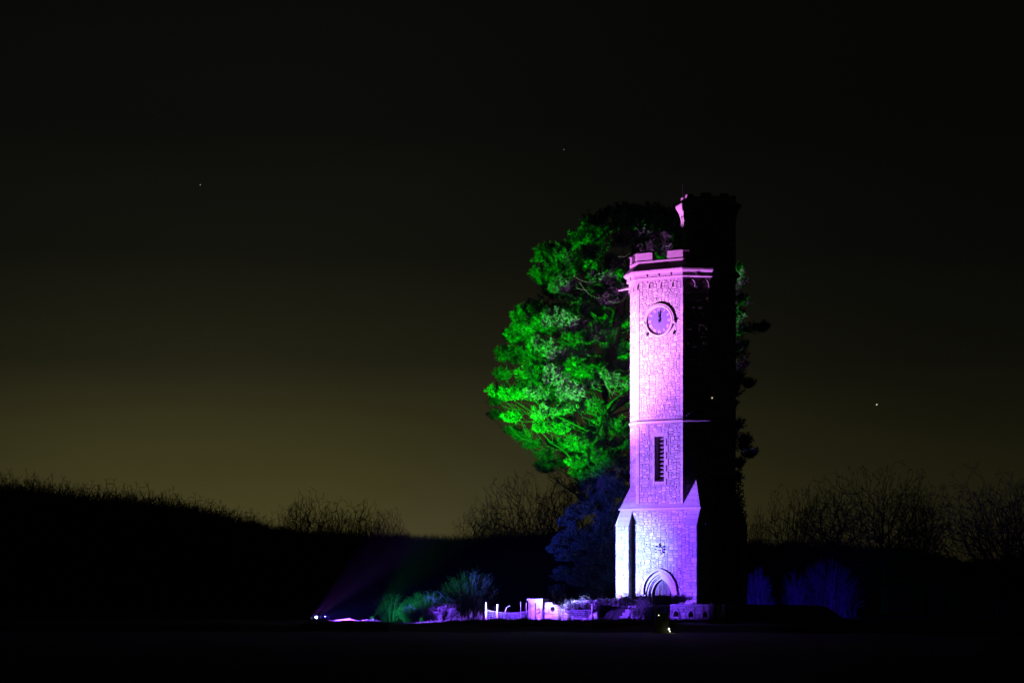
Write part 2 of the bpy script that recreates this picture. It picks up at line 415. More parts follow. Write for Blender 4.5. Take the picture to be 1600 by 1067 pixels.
for k in (1,7):
    stones(shaft,oc[k],oc[(k+1)%8],7.22,20.4,lambda x,z: chb(x,z) or (x<-.66 if k==1 else x>.66),cw=.1,ch=.09)
for k in (2,3,4,5,6): stones(shaft,oc[k],oc[(k+1)%8],7.22,20.4,chb,cw=.16,ch=.12)
# mid string course
sweep(octo,[(-.02,12.17),(.05,12.2),(.09,12.27),(.09,12.31),(.03,12.36),(-.02,12.38)]).build("string_course",m_ash,TW)
# ---- louvred slit window
lw=empty("louvred_window",(0,0,0)); lw.parent=TW; tag(lw)
x0,x1,z0,z1=win
def piece(nm,pa,x0,x1,z0,z1,d0,d1,m,tone=.5):
    c=Vector(((x0+x1)/2,-B+(d0+d1)/2,(z0+z1)/2)); mb=MB(); mb.tone=tone; mb.box((0,0,0),(x1-x0,abs(d1-d0),z1-z0)); return mb.build(nm,m,pa,loc=c)
zz=z0-.24
for k in range(8):       # surround blocks, long and short
    h=(z1+.26-(z0-.24))/8-.008
    for s in (-1,1):
        lo=.64 if k%2 else .50
        xa,xb=((x1+.001,x1+.001+(lo-.36)) if s>0 else (x0-.001-(lo-.36),x0-.001))
        piece("surround_block",lw,xa,xb,zz,zz+h,-.035,.12,m_ash,rnd.uniform(.3,.6))
    zz+=h+.008
piece("lintel",lw,x0+.003,x1-.003,z1+.002,z1+.25,-.034,.2,m_ash,.45)
mb=MB(); mb.tone=.3
mb.hexa([front(x0+.004,z0-.2,-.034),front(x1-.004,z0-.2,-.034),front(x1-.004,z0-.2,.36),front(x0+.004,z0-.2,.36)],
        [front(x0+.004,z0-.02,-.034),front(x1-.004,z0-.02,-.034),front(x1-.004,z0+.2,.36),front(x0+.004,z0+.2,.36)])
mb.build("sill",m_ash,lw)
for s,xx in ((-1,x0),(1,x1)):   # stepped jamb moulding
    for q in range(2):
        piece("jamb",lw,*( (xx+.003,xx+.05+.045*q) if s<0 else (xx-.05-.04*q,xx-.003)),z0+.16,z1-.004,.10+.11*q,.20+.11*q,m_ash,.4)
mb=MB(); mb.box(front(0,(z0+z1)/2,.43),(.6,.02,z1-z0+.2)); mb.build("dark_backing",m_iron,lw)
for k in range(10):
    zc_=z0+.3+k*.25
    mb=MB(); mb.tone=.6; th=.035
    mb.hexa([front(x0+.10,zc_,.24)-Vector(front(0,zc_,.3)),front(x1-.10,zc_,.24)-Vector(front(0,zc_,.3)),front(x1-.10,zc_+.15,.40)-Vector(front(0,zc_,.3)),front(x0+.10,zc_+.15,.40)-Vector(front(0,zc_,.3))],
            [front(x0+.10,zc_+th,.24)-Vector(front(0,zc_,.3)),front(x1-.10,zc_+th,.24)-Vector(front(0,zc_,.3)),front(x1-.10,zc_+.15+th,.40)-Vector(front(0,zc_,.3)),front(x0+.10,zc_+.15+th,.40)-Vector(front(0,zc_,.3))])
    mb.build("louvre_slat",m_ash,lw,loc=front(0,zc_,.3))
# ---- clock
ck=empty("clock",(0,-B,CLZ)); ck.parent=TW
def ringmesh(r0,r1,d0,d1,n=48,a0=0,a1=360,lip=0):
    mb=MB(); full=abs(a1-a0)>=359; m_=n if full else n+1; prof=[(r0,d0),(r0,d1),((r0+r1)/2,d1-lip),(r1,d1),(r1,d0)]
    vs=[]
    for k in range(m_):
        a_=R(a0+(a1-a0)*k/n)
        for r_,d_ in prof: vs.append((r_*math.cos(a_),d_,r_*math.sin(a_)))
    q=len(prof); fs=[]
    for k in range(n):
        k2=(k+1)%m_
        for j in range(q): fs.append((k*q+j,k*q+(j+1)%q,k2*q+(j+1)%q,k2*q+j))
    if not full: fs.append(tuple(range(q))); fs.append(tuple((m_-1)*q+j for j in range(q)))
    mb.raw(vs,fs); return mb
mb=MB(); mb.hexa([(.9*math.cos(R(7.5*k)),.02,.9*math.sin(R(7.5*k))) for k in range(48)],[(.9*math.cos(R(7.5*k)),-.05,.9*math.sin(R(7.5*k))) for k in range(48)])
dial=mb.build("dial",m_dial,ck)
b_=ringmesh(.86,.975,.02,-.13,lip=.03); b_.tone=.8; b_.build("stone_ring",m_ash,ck)
ringmesh(.825,.858,.0,-.085).build("bezel",m_gilt,ck)
h_=ringmesh(.978,1.06,.02,-.12,n=28,a0=-4,a1=184,lip=.02); h_.build("hood_mould",m_ash,ck)
for s in (-1,1):
    mb=MB(); mb.hexa([(s*1.03+x,.02,-.17+z) for x,z in ((-.10,-.07),(.10,-.07),(.12,.06),(-.12,.06))],[(s*1.03+x,-.19,-.15+z) for x,z in ((-.07,-.05),(.07,-.05),(.1,.06),(-.1,.06))]); mb.build("hood_stop",m_ash,ck)
    mb=MB(); mb.tube([(s*.93,.02,-.86),(s*.93,-.16,-.86)],[.10,.075],n=10); mb.build("boss",m_ash,ck)
def bar(mb,x0,z0,x1,z1,wd,d0=-.052,d1=-.066):
    a_=Vector((x0,0,z0)); b2=Vector((x1,0,z1)); u=(b2-a_).normalized(); v=Vector((-u.z,0,u.x))*wd/2
    mb.hexa([p+Vector((0,d0,0)) for p in (a_-v,a_+v,b2+v,b2-v)],[p+Vector((0,d1,0)) for p in (a_-v,a_+v,b2+v,b2-v)])
def numeral(hh,txt):
    W={'I':.055,'V':.13,'X':.13}; tot=sum(W[c] for c in txt); x=-tot/2; mb=MB(); H=.20
    d=-.052
    for c in txt:
        w_=W[c]; dd=dict(d0=d,d1=d-.012)
        if c=='I': bar(mb,x+w_/2,-H/2,x+w_/2,H/2,.03,**dd)
        if c=='V': bar(mb,x+.015,H/2,x+w_/2,-H/2,.034,**dd); bar(mb,x+w_-.015,H/2,x+w_/2,-H/2,.018,d0=d,d1=d-.009)
        if c=='X': bar(mb,x+.015,H/2,x+w_-.015,-H/2,.034,**dd); bar(mb,x+w_-.015,H/2,x+.015,-H/2,.018,d0=d,d1=d-.009)
        x+=w_
    an=R(-30*hh); q=Matrix.Rotation(-an,3,'Y'); mb.v=[tuple(q@Vector(v)+Vector((math.sin(-an)*.68,0,math.cos(an)*.68))) for v in mb.v]
    return mb.build("numeral",m_gilt,dial)
for hh,txt in enumerate(("XII","I","II","III","IIII","V","VI","VII","VIII","IX","X","XI")): numeral(hh,txt)
def hand(nm,L,wd,ang,d):
    mb=MB(); an=R(ang); q=Matrix.Rotation(an,3,'Y')
    pts=[(-wd*.5,-.14),(wd*.5,-.14),(wd*.35,0),(wd*.4,L*.45),(wd*1.1,L*.58),(wd*.3,L*.68),(0.004,L),(-.004,L),(-wd*.3,L*.68),(-wd*1.1,L*.58),(-wd*.4,L*.45),(-wd*.35,0)]
    mb.hexa([q@Vector((x,d,z)) for x,z in pts],[q@Vector((x,d-.015,z)) for x,z in pts]); return mb.build(nm,m_iron,ck)
hand("minute_hand",.78,.05,1,-.13); hand("hour_hand",.5,.07,-2,-.10)
mb=MB(); mb.tube([(0,-.04,0),(0,-.16,0)],.05,n=12); mb.build("hand_boss",m_iron,ck)
# ---- corbel table of little arches under the cornice
def corbel(k):
    o_,t_,n_,L_=oct_plate(k); na=4 if k%2==0 else 2; off=.085
    wid=L_+2*off*math.tan(R(22.5)); pit=wid/na; zt,zs,zc_=21.0,20.52,20.90; zl=20.40
    mid=o_+t_*(L_/2)
    pts=[(-wid/2,zt),(-wid/2,zl)]
    for a_ in range(na):
        cx=-wid/2+pit*(a_+.5); r=pit*.40
        pts.append((cx-r-.0,zl)) if a_ or True else None
        pts+= [(cx-r*math.cos(math.pi*q/10),zs+(zc_-zs)*math.sin(math.pi*q/10)) for q in range(11)]
        pts.append((cx+r,zl))
    pts+=[(wid/2,zl),(wid/2,zt)]
    cl=[pts[0]]
    for p in pts[1:]:
        if math.hypot(p[0]-cl[-1][0],p[1]-cl[-1][1])>1e-4: cl.append(p)
    holes=[]
    for a_ in range(1,na):
        cx=-wid/2+pit*a_; holes.append([(cx+.055*math.cos(R(60*q)),20.82+.055*math.sin(R(60*q))) for q in range(6)])
    X=lambda x,z,d: mid+t_*x+n_*(off-d)+Vector((0,0,z))
    return plate(cl[::-1],holes,off+.01,X)
for k in range(8): corbel(k).build("corbel_arches",m_ash,TW)
# ---- cornice
sweep(octo,[(-.02,20.98),(.12,20.985),(.21,21.02),(.22,21.07),(.19,21.10),(.19,21.27),(.26,21.29),(.33,21.37),(.37,21.42),(.38,21.50),(.36,21.53),(.03,21.92),(-.35,21.92),(-.35,20.98)]).build("cornice",m_ash,TW)
for k in range(8):
    o_,t_,n_,L_=oct_plate(k); na=4 if k%2==0 else 2; wid=L_+.38*math.tan(R(22.5)); mid=o_+t_*(L_/2)
    for a_ in range(1,na):
        c=mid+t_*(-wid/2+wid/na*a_)+n_*.22+Vector((0,0,21.185)); mb=MB(); Mr=Matrix((t_,n_,Vector((0,0,1)))).transposed()
        mb.box((0,0,0),(.13,.09,.15),Mr); mb.build("cornice_block",m_ash,TW,loc=c)
# gargoyle spout at the left of the cornice
g0=Vector((oc[7][0],oc[7][1],20.75)); od=Vector((-.93,-.36,-.18))
mb=MB(); mb.tube([g0,g0+od*.3,g0+od*.62,g0+od*.75],[.12,.08,.055,.075],n=6); mb.build("gargoyle",m_ash,TW)
# ---- parapet: low wall and corner merlons with pitched copings
sweep(octo,[(.0,21.9),(.02,21.9),(.02,22.07),(.05,22.08),(.05,22.12),(-.1,22.2),(-.28,22.12),(-.28,21.9)]).build("parapet",m_par,TW)
def merlon(c,d0,d1,l0,l1,off,z0,z1,th,nm,parent,m1=None,cope=.12):
    d0=d0.normalized(); d1=d1.normalized()
    cn=c.copy(); cn.z=0
    n0=Vector((-d0.y,d0.x,0)); n0=n0 if n0.dot(cn)>0 else -n0
    n1=Vector((-d1.y,d1.x,0)); n1=n1 if n1.dot(cn)>0 else -n1
    bis=(n0+n1).normalized(); k=1/bis.dot(n0)
    def strip(o):   # three points at offset o
        return [c+d0*l0+n0*o, c+bis*(o*k), c+d1*l1+n1*o]
    def solid(oo,oi,za,oo2,oi2,zb,tone,mt,name):
        a_,b2=strip(oo),strip(oi); e_,f_=strip(oo2),strip(oi2)
        lo=[a_[0],a_[1],a_[2],b2[2],b2[1],b2[0]]; hi=[e_[0],e_[1],e_[2],f_[2],f_[1],f_[0]]
        mb=MB(); mb.tone=tone; cc=c+Vector((0,0,(za+zb)/2)); cc.z=(za+zb)/2
        c0=Vector((c.x,c.y,0))
        mb.hexa([Vector((p.x,p.y,za))-cc for p in lo],[Vector((p.x,p.y,zb))-cc for p in hi]); return mb.build(name,mt,parent,loc=cc)
    o=solid(off,off-th,z0,off,off-th,z1,.5,m1 or m_par,nm)
    cp=solid(off+.05,off-th-.04,z1+.001,off+.05,off-th-.04,z1+.035,.5,m_slate,"coping")
    cp2=solid(off+.045,off-th-.035,z1+.036,off-th/2+.03,off-th/2-.03,z1+cope,.4,m_slate,"coping")
    solid(off-th/2+.035,off-th/2-.035,z1+cope+.001,off-th/2+.03,off-th/2-.03,z1+cope+.03,.7,m_ash,"ridge")
    return o
for k in range(8):
    c=Vector((oc[k][0],oc[k][1],0)); pv=Vector((oc[k-1][0],oc[k-1][1],0)); nx_=Vector((oc[(k+1)%8][0],oc[(k+1)%8][1],0))
    lp=1.07 if (k%2==1) else .42; ln=.42 if (k%2==1) else 1.07
    merlon(c,pv-c,nx_-c,lp,ln,.015,22.205,22.60,.26,"merlon",TW)
# ---- door
dr=empty("doorway",(0,0,0)); dr.parent=TW
def arch_ring(hw0,ap0,hw1,ap1,spring,d0,d1,jamb,n=14):
    a_=arch(hw0,spring,ap0,n,jamb); b2=arch(hw1,spring,ap1,n,jamb); mb=MB(); q=len(a_)
    vs=[front(x,z,d0) for x,z in a_]+[front(x,z,d0) for x,z in b2]+[front(x,z,d1) for x,z in a_]+[front(x,z,d1) for x,z in b2]
    fs=[]
    for k in range(q-1):
        fs+=[(k,k+1,q+k+1,q+k),(2*q+k,2*q+k+1,3*q+k+1,3*q+k),(k,k+1,2*q+k+1,2*q+k),(q+k,q+k+1,3*q+k+1,3*q+k)]
    fs+=[(0,q,3*q,2*q),(q-1,2*q-1,4*q-1,3*q-1)]
    mb.raw(vs,fs); return mb
h=arch_ring(1.10,3.16,1.22,3.30,1.85,-.14,.01,1.83); h.tone=.75; h.build("hood_mould",m_ash,dr)
for s in (-1,1):
    mb=MB(); mb.hexa([front(s*1.17+x,1.66+z,.01) for x,z in ((-.1,0),(.1,0),(.12,.17),(-.12,.17))],[front(s*1.17+x,1.66+z,-.15) for x,z in ((-.07,0.02),(.07,.02),(.11,.17),(-.11,.17))]); mb.build("hood_stop",m_ash,dr)
# voussoirs of the outer order
for (hwa,apa,hwb,apb,da,db,nv) in ((.99,2.94,1.095,3.15,-.02,.2,18),(.86,2.84,.985,2.93,.06,.3,0),(.80,2.77,.855,2.835,.13,.3,0),(.69,2.64,.795,2.765,.2,.42,0)):
    r=arch_ring(hwa,apa,hwb,apb,1.62,da,db,ZB); r.tone=.6; r.build("arch_order",m_ash,dr)
pan=arch(.69,1.62,2.64,12,ZB)
mb=plate(pan,[],.05,lambda x,z,d: front(x,z,.36+d)); mb.tone=.4; dp=mb.build("door_panel",m_door,dr)
for k in range(5):
    x=-.5+.25*k; piece("plank_rib",dp,x-.02,x+.02,ZB+.1,2.55-abs(x)*1.2,.335,.361,m_door,.8)
for rr in (.14,.24):
    mb=MB(); pts=[front(rr*math.cos(R(20*q)),2.12+rr*math.sin(R(20*q)),.345) for q in range(19)]; mb.tube(pts,.02,n=5,cap=False); mb.tone=.9; mb.build("tracery_ring",m_door,dp)
# ---- carved crest
cr=empty("crest",(0,0,0)); cr.parent=TW
piece("shield_slab",cr,-.33,.33,4.02,4.88,-.03,.02,m_ash,.7)
sh=[(-.2,4.52),(.2,4.52),(.2,4.3),(.12,4.16),(0,4.08),(-.12,4.16),(-.2,4.3)]
mb=plate(sh[::-1],[],.06,lambda x,z,d: front(x,z,-.09+d)); mb.tone=.5; mb.build("shield",m_ash,cr)
for (x,z,r) in ((0,4.68,.085),(-.06,4.60,.05),(.07,4.58,.05),(-.24,4.62,.06),(.24,4.6,.06),(-.26,4.45,.06),(.27,4.44,.06),(-.25,4.28,.05),(.25,4.26,.05),(0,4.78,.05),(.03,4.38,.07),(.06,4.25,.05),(-.08,4.4,.05)):
    mb=MB(); mb.tube([front(x,z,.0),front(x+.01,z+.01,-.10),front(x+.01,z,-.16)],[r,r*.9,r*.3],n=7); mb.tone=.45; mb.build("carving",m_ash,cr)
# ---- stair turret behind
TT=Vector((0.0,B+.73,0)); TA=1.60
tur=empty("stair_turret",(0.0,B+.73,0)); tur.parent=TW
def tring(off): return roct(TA+off)
mb=MB(); r0=tring(0); mb.hexa([(x,y,.4) for x,y in r0],[(x,y,26.3) for x,y in r0]); tw=mb.build("turret_wall",m_mort,tur)
for k in range(8):
    if k in (3,4): continue
    stones(tur,r0[k],r0[(k+1)%8],.9,25.7,cw=.15,ch=.12)
sweep(tring,[(-.02,25.62),(.06,25.66),(.1,25.72),(.12,25.86),(.22,26.02),(.32,26.2),(.34,26.34),(.05,26.5),(-.3,26.5),(-.3,25.62)]).build("turret_cornice",m_ash,tur)
for k in range(8):
    for u in (.25,.75):
        a_=Vector((*r0[k],0)); b2=Vector((*r0[(k+1)%8],0)); n_=((a_+b2)/2).normalized(); c=a_.lerp(b2,u)+n_*.06; mb=MB(); t_=(b2-a_).normalized()
        mb.hexa([c+t_*x+n_*y+Vector((0,0,25.25)) for x,y in ((-.05,-.08),(.05,-.08),(.05,.0),(-.05,.0))],[c+t_*x+n_*y+Vector((0,0,25.64)) for x,y in ((-.09,-.08),(.09,-.08),(.09,.1),(-.09,.1))])
        mb.build("corbel",m_ash,tur)
sweep(tring,[(.0,26.48),(.02,26.48),(.02,26.68),(-.22,26.68),(-.22,26.48)]).build("turret_parapet",m_par,tur)
for k in range(8):
    c=Vector((*r0[k],0)); pv=Vector((*r0[k-1],0)); nx_=Vector((*r0[(k+1)%8],0))
    l=.36
    d0=(pv-c).normalized(); d1=(nx_-c).normalized(); mb=MB()
    n0=Vector((-d0.y,d0.x,0)); n0=n0 if n0.dot(c)>0 else -n0; n1=Vector((-d1.y,d1.x,0)); n1=n1 if n1.dot(c)>0 else -n1; bis=(n0+n1).normalized(); kk=1/bis.dot(n0)
    for (oo,oi,za,zb) in ((.015,-.215,26.683,26.82),(.03,-.23,26.822,26.87)):
        lo=[c+d0*l+n0*oo,c+bis*oo*kk,c+d1*l+n1*oo,c+d1*l+n1*oi,c+bis*oi*kk,c+d0*l+n0*oi]
        mb=MB(); mb.hexa([v+Vector((0,0,za)) for v in lo],[v+Vector((0,0,zb)) for v in lo]); mb.build("turret_merlon",m_par,tur)
lx=-1.45; mb=MB(); mb.tube([(lx,-.75,26.5),(lx,-.75,27.75)],[.02,.012],n=6); mb.build("lightning_rod",m_iron,tur)
mb=MB(); mb.tube([(0.2,-TA-.02,14.1),(0.2,-TA-.10,14.1)],.025,n=8); 
m_tiny=mat("tiny_warm_lamp",(.8,.6,.3),(.8,.6,.3),bump=0,emit=((1,.85,.45),1.0))
# small warm pilot lamp glimmering on the dark right side of the shaft
pos=Vector((oc[2][0]+.03,-1.25,13.69)); mb=MB(); mb.box(pos,(.05,.06,.06)); mb.build("pilot_lamp",m_tiny,TW)

# ================================================================== terrace parapet walls (both run parallel to the tower front)
def wl(x,yy,z): return Vector((TC.x,TC.y,0))+Vector((tdir.x*x+bdir.x*yy,tdir.y*x+bdir.y*yy,z))
def walltop(name,label,x0,x1,zt,holes,notch=None,piers=()):
    W=empty(name,wl(x0,-5.87,0),PHI); tag(W,label,"wall")
    f=lambda x,z,d: Vector((x-x0,d,z))
    outer=[(x0,-.3),(x1,-.3),(x1,zt)]+(notch or [])+[(x0,zt)]
    body=plate(outer,holes,.32,f); body.build("wall_body",m_mort,W)
    def blk(x,z):
        X=x+(x0+x1)/2
        for h in holes:
            cx=sum(p[0] for p in h)/len(h); cz=sum(p[1] for p in h)/len(h); r=max(p[0] for p in h)-cx
            if abs(X-cx)<r+.06 and abs(z-cz)<r+.06: return True
        if notch and min(p[0] for p in notch)-.05<X<max(p[0] for p in notch)+.05 and z>min(p[1] for p in notch)-.02: return True
        return False
    stones(W,(0,0),(x1-x0,0),0.0,zt-.02,blk,cw=.15,ch=.115,singles=120,m=m_rub)
    for h in holes:
        cx=sum(p[0] for p in h)/len(h); cz=sum(p[1] for p in h)/len(h); n=len(h); mb=MB(); mb.tone=.7
        o_=[((p[0]-cx)*1.45+cx,(p[1]-cz)*1.45+cz) for p in h]
        for k in range(n):
            k2=(k+1)%n
            mb.hexa([f(*h[k],-.03),f(*h[k2],-.03),f(*o_[k2],-.03),f(*o_[k],-.03)],[f(*h[k],.02),f(*h[k2],.02),f(*o_[k2],.02),f(*o_[k],.02)])
        mb.build("hole_surround",m_ash,W)
    x=x0
    while x<x1-.2:
        l=min(rnd.uniform(.55,.8),x1-x)
        if not(notch and x+l>min(p[0] for p in notch) and x<max(p[0] for p in notch)):
            c=f(x+l/2,zt+.065,.16); mb=MB(); mb.tone=rnd.uniform(.4,.8)
            mb.hexa([(-l/2+.01,-.21,-.06),(l/2-.01,-.21,-.06),(l/2-.01,.21,-.06),(-l/2+.01,.21,-.06)],[(-l/2+.01,-.15,.06),(l/2-.01,-.15,.06),(l/2-.01,.15,.06),(-l/2+.01,.15,.06)])
            mb.build("coping_stone",m_ash,W,loc=c)
        x+=l
    return W,f
circ=lambda cx,cz,r: [(cx+r*math.cos(R(30*k)),cz+r*math.sin(R(30*k))) for k in range(12)]
parch=lambda cx,z,hw,h:[(cx+x,z+q) for x,q in [(-hw,0)]+[(p[0],p[1]) for p in arch(hw,h*.35,h,5)]+[(hw,0)]]
walltop("terrace_wall","broken pale stone terrace wall with a round hole, half under bramble, right of the stone pier",-6.38,-2.6,1.22,
        [circ(-5.78,.80,.17),circ(-4.1,.82,.17)],notch=[(-4.75,1.22),(-4.85,1.12),(-5.05,1.1),(-5.2,.98),(-5.4,1.06),(-5.75,1.08),(-5.85,1.22)])
walltop("terrace_wall","dim blue terrace wall pierced by three pointed openings right of the steps",2.45,6.1,1.0,
        [parch(2.85,.38,.17,.38),parch(3.85,.36,.17,.38),parch(4.8,.34,.17,.38)])
# dark joint / small pier on the right wall
pr=empty("stone_pier",wl(5.35,-6.0,0),PHI); tag(pr,"low square stone pier near the right end of the dim blue pierced wall","pier")
mb=MB(); mb.box((0,0,.45),(.34,.3,1.3)); mb.build("shaft",m_slate,pr)
mb=MB(); mb.hexa([(-.21,-.2,1.105),(.21,-.2,1.105),(.21,.2,1.105),(-.21,.2,1.105)],[(-.1,-.1,1.2),(.1,-.1,1.2),(.1,.1,1.2),(-.1,.1,1.2)]); mb.build("cap",m_slate,pr)
pr=empty("stone_pier",wl(-6.95,-5.72,0),PHI); tag(pr,"stout pale stone gate pier behind the wire fence, left end of the terrace wall","pier")
for k in range(4):
    mb=MB(); mb.tone=rnd.uniform(.5,.9); mb.box((0,0,0),(1.02,.62,.355)); mb.build("block",m_ash,pr,loc=(0,0,-.1+.18+.36*k))
mb=MB(); mb.hexa([(-.58,-.38,0),(.58,-.38,0),(.58,.38,0),(-.58,.38,0)],[(-.58,-.38,.1),(.58,-.38,.1),(.58,.38,.1),(-.58,.38,.1)]); mb.tone=.8; mb.build("cap_slab",m_ash,pr,loc=(0,0,1.345))
mb=MB(); mb.box((0,-.33,.62),(.05,.04,1.1)); mb.tone=.2; mb.build("iron_strap",m_iron,pr)
mb=MB(); mb.tube([(.12,-.33,.75),(.3,-.36,.85),(.33,-.36,.62),(.2,-.36,.5),(.1,-.34,.56)],.022,n=5); mb.build("ring_bolt",m_iron,pr)
# steps up to the door
st=empty("stone_steps",wl(0,-5.6,0),PHI); tag(st,"worn stone steps between the two terrace walls leading to the pointed door","steps")
for k in range(5):
    mb=MB(); mb.box((0,0,0),(1.7,.36,.22)); mb.build("step",m_slate,st,loc=(0,-.75+.34*k,.1+.2*k))

# ================================================================== wire fence
fn=empty("wire_fence",(-1.6,139.2,0)); tag(fn,"sagging wire netting fence on pale wooden posts in front of the stone pier","fence")
def FP(px,yy=None): Y=139.4-(px-760)/165*1.6; return Vector(((px-800)/F*Y,Y,0))-Vector((-1.6,139.2,0))
for px,top,r,ln in ((760,941,.065,.0),(777,943.5,.075,.03),(813,939,.022,.03),(822.5,941,.025,.0),(847.5,950,.035,-.02),(925,943,.05,.02)):
    p=FP(px); Y=139.2+p.y; zt=EYE-(top-HZ)/F*Y; mb=MB(); mb.tone=.75 if r>.04 else .3
    mb.tube([p+Vector((0,-.02,-.35)),p+Vector((ln*.6,-.02,zt*.5)),p+Vector((ln,-.02,zt))],[r,r*.97,r*.9],n=8); mb.build("post",m_wood,fn)
p=FP(789); mb=MB(); mb.tube([p+Vector((0,0,-.2)),p+Vector((.02,0,.7)),p+Vector((.1,0,.92)),p+Vector((.28,0,1.02)),p+Vector((.36,0,.98))],[.02,.02,.018,.015,.01],n=5); mb.build("bent_rod",m_wood,fn)
wiremb=MB()
for row in range(7):
    pts=[]
    for q in range(61):
        px=760+165*q/60; p=FP(px); sag=-.20*math.sin(math.pi*min(1,(px-760)/72))if px<832 else -.05*math.sin(math.pi*(px-832)/93)
        hz=.80*((row+.5)/6.5)**.92+sag*(row/6)+.015*math.sin(q*1.7+row); pts.append(p+Vector((0,-.09,hz-.03)))
    mb=MB(); mb.tube(pts,.012 if row==6 else .006,n=4); mb.build("wire",m_wire,fn)
for q in range(64):
    px=760+165*(q+.5)/64; p=FP(px); sag=-.20*math.sin(math.pi*min(1,(px-760)/72))if px<832 else -.05*math.sin(math.pi*(px-832)/93)
    wiremb.tube([p+Vector((rnd.uniform(-.01,.01),-.09,-.05)),p+Vector((rnd.uniform(-.03,.03),-.09,.4)),p+Vector((0,-.09,.77+sag))],.004,n=3,cap=False)
tag(wiremb.build("netting_strands",m_wire,fn),kind="stuff")
# thin stakes by the steps
for (px,top,bot,Y,r,lab,ln) in ((1022.5,926,986,131.4,.03,"tall thin stake left of the black equipment case, taller of a pair",.03),(1016.5,948,984,131.8,.02,"short thin stake just left of the tall stake by the equipment case",.0)):
    a_=P(px,bot,Y); b2=P(px,top,Y); mb=MB(); mb.tone=.5; h_=b2.z-a_.z+.2; mb.tube([(0,0,0),(ln*.3,0,h_*.5),(ln,0,h_)],[r,r*.9,r*.7],n=6)
    tag(mb.build("wooden_stake",m_wood,loc=(a_.x,a_.y,a_.z-.2)),lab,"stake")
# equipment case with its lights
eq=P(1034,986,131.0); gz=float(ground(eq.x,eq.y))
ec=empty("equipment_case",(eq.x,eq.y,gz)); tag(ec,"black upright equipment case with a small white light before the steps","case")
mb=MB(); mb.box((0,0,.60),(.74,.5,1.12)); mb.build("cabinet",m_lamp,ec)
mb=MB(); mb.box((0,0,1.18),(.80,.56,.04)); mb.build("lid",m_lamp,ec)
for s in (-1,1):
    for s2 in (-1,1):
        mb=MB(); mb.box((s*.3,s2*.2,.02),(.06,.06,.06)); mb.build("foot",m_lamp,ec)
m_led=mat("led_white",(.8,.8,.7),(.8,.8,.7),bump=0,emit=((.85,1,.6),3.5))
mb=MB(); mb.tube([(-.19,-.253,1.03),(-.19,-.262,1.03)],.026,n=10); mb.build("status_light",m_led,ec)
mb=MB(); mb.box((0.05,-.256,.6),(.3,.01,.5)); mb.build("door_panel",m_lamp,ec)
wk=P(1046,983,130.6); gz=float(ground(wk.x,wk.y))
wl_=empty("work_light",(wk.x,wk.y,gz)); tag(wl_,"tiny bright white lamp on a stem beside the black equipment case","lamp")
mb=MB(); mb.tube([(0,0,-.02),(0,0,.2)],.012,n=5); mb.build("stem",m_lamp,wl_)
m_led2=mat("bulb_white",(.8,.8,.7),(.8,.8,.7),bump=0,emit=((1,1,.85),4))
mb=MB(); mb.box((-.03,-.03,.26),(.07,.06,.10)); mb.build("bulb",m_led2,wl_)
mb=MB(); mb.box((.03,0,.12),(.04,.05,.05)); mb.build("lower_bulb",m_led2,wl_)
ld=bpy.data.lights.new("work_light_glow",'POINT'); ld.energy=2.6; ld.color=(.9,1,.3); ld.shadow_soft_size=.03
lo=bpy.data.objects.new("work_light_glow",ld); lo.location=(.1,-.28,.13); link(lo,wl_)

# ================================================================== floodlights on the grass
def beam(nm,col,pw,tgt,half,blend,pos,label):
    base=pos.copy(); base.z=float(ground(pos.x,pos.y)); e=empty("floodlight",base); tag(e,label,"floodlight",group="floodlights at the edge of the field")
    d=(tgt-pos).normalized(); q=d.to_track_quat('-Z','Y').to_matrix()   # -Z looks along the beam
    off=Vector((0,0,pos.z-base.z))
    mb=MB(); mb.box(off-d*.09,(.22,.2,.14),q); mb.build("housing",m_lamp,e)
    mb=MB()
    for k in range(6): mb.box(off-d*.175+q@Vector((-.08+.032*k,0,0)),(.012,.18,.03),q)
    mb.build("cooling_fins",m_lamp,e)
    ml=mat("lens_"+nm,(.5,.5,.5),(.5,.5,.5),bump=0,emit=(col,.5))
    mb=MB(); mb.box(off-d*.014,(.18,.16,.01),q); mb.build("lens",ml,e)
    mb=MB(); s=q@Vector((1,0,0)); s.z=0; s.normalize()
    mb.tube([off+s*.13-d*.08,Vector((0,0,.03))+s*.13,Vector((0,0,.03))-s*.13,off-s*.13-d*.08],.012,n=4); mb.build("yoke",m_lamp,e)
    l=bpy.data.lights.new("beam_"+nm,'SPOT'); l.energy=pw; l.color=col; l.spot_size=R(half*2); l.spot_blend=blend; l.shadow_soft_size=.04
    o=bpy.data.objects.new("beam",l); o.location=off+d*.02; o.rotation_euler=q.to_euler(); link(o,e)
labs=["floodlight throwing the pink beam at the tower top, leftmost in the row","floodlight throwing the pale rose beam at the clock","floodlight throwing the violet beam at the louvred window","floodlight throwing the icy white beam at the tower foot","floodlight throwing the deep blue beam behind the tower","floodlight throwing the indigo beam along the ground","floodlight throwing the lilac beam at the stone pier","floodlight throwing the green light on the low shrubs","floodlight behind the tower throwing blue at the bare bushes","floodlight hidden by the green lit shrub, throwing the green beam into the pine"]
offs=[(0,0),(.3,-.45),(.25,.35),(.0,-.4),(.45,.75),(.35,-.1),(.5,.25),(.9,1.0),(23.4,18.0),(3.4,3.9)]
for (nm,col,pw,tgt,half,bl),lab,(ox,oy) in zip(BEAMS,labs,offs):
    pos=LAMP+Vector((ox,oy,0)); pos.z=float(ground(pos.x,pos.y))+.34
    beam(nm,col,pw,tgt,half,bl,pos,lab)

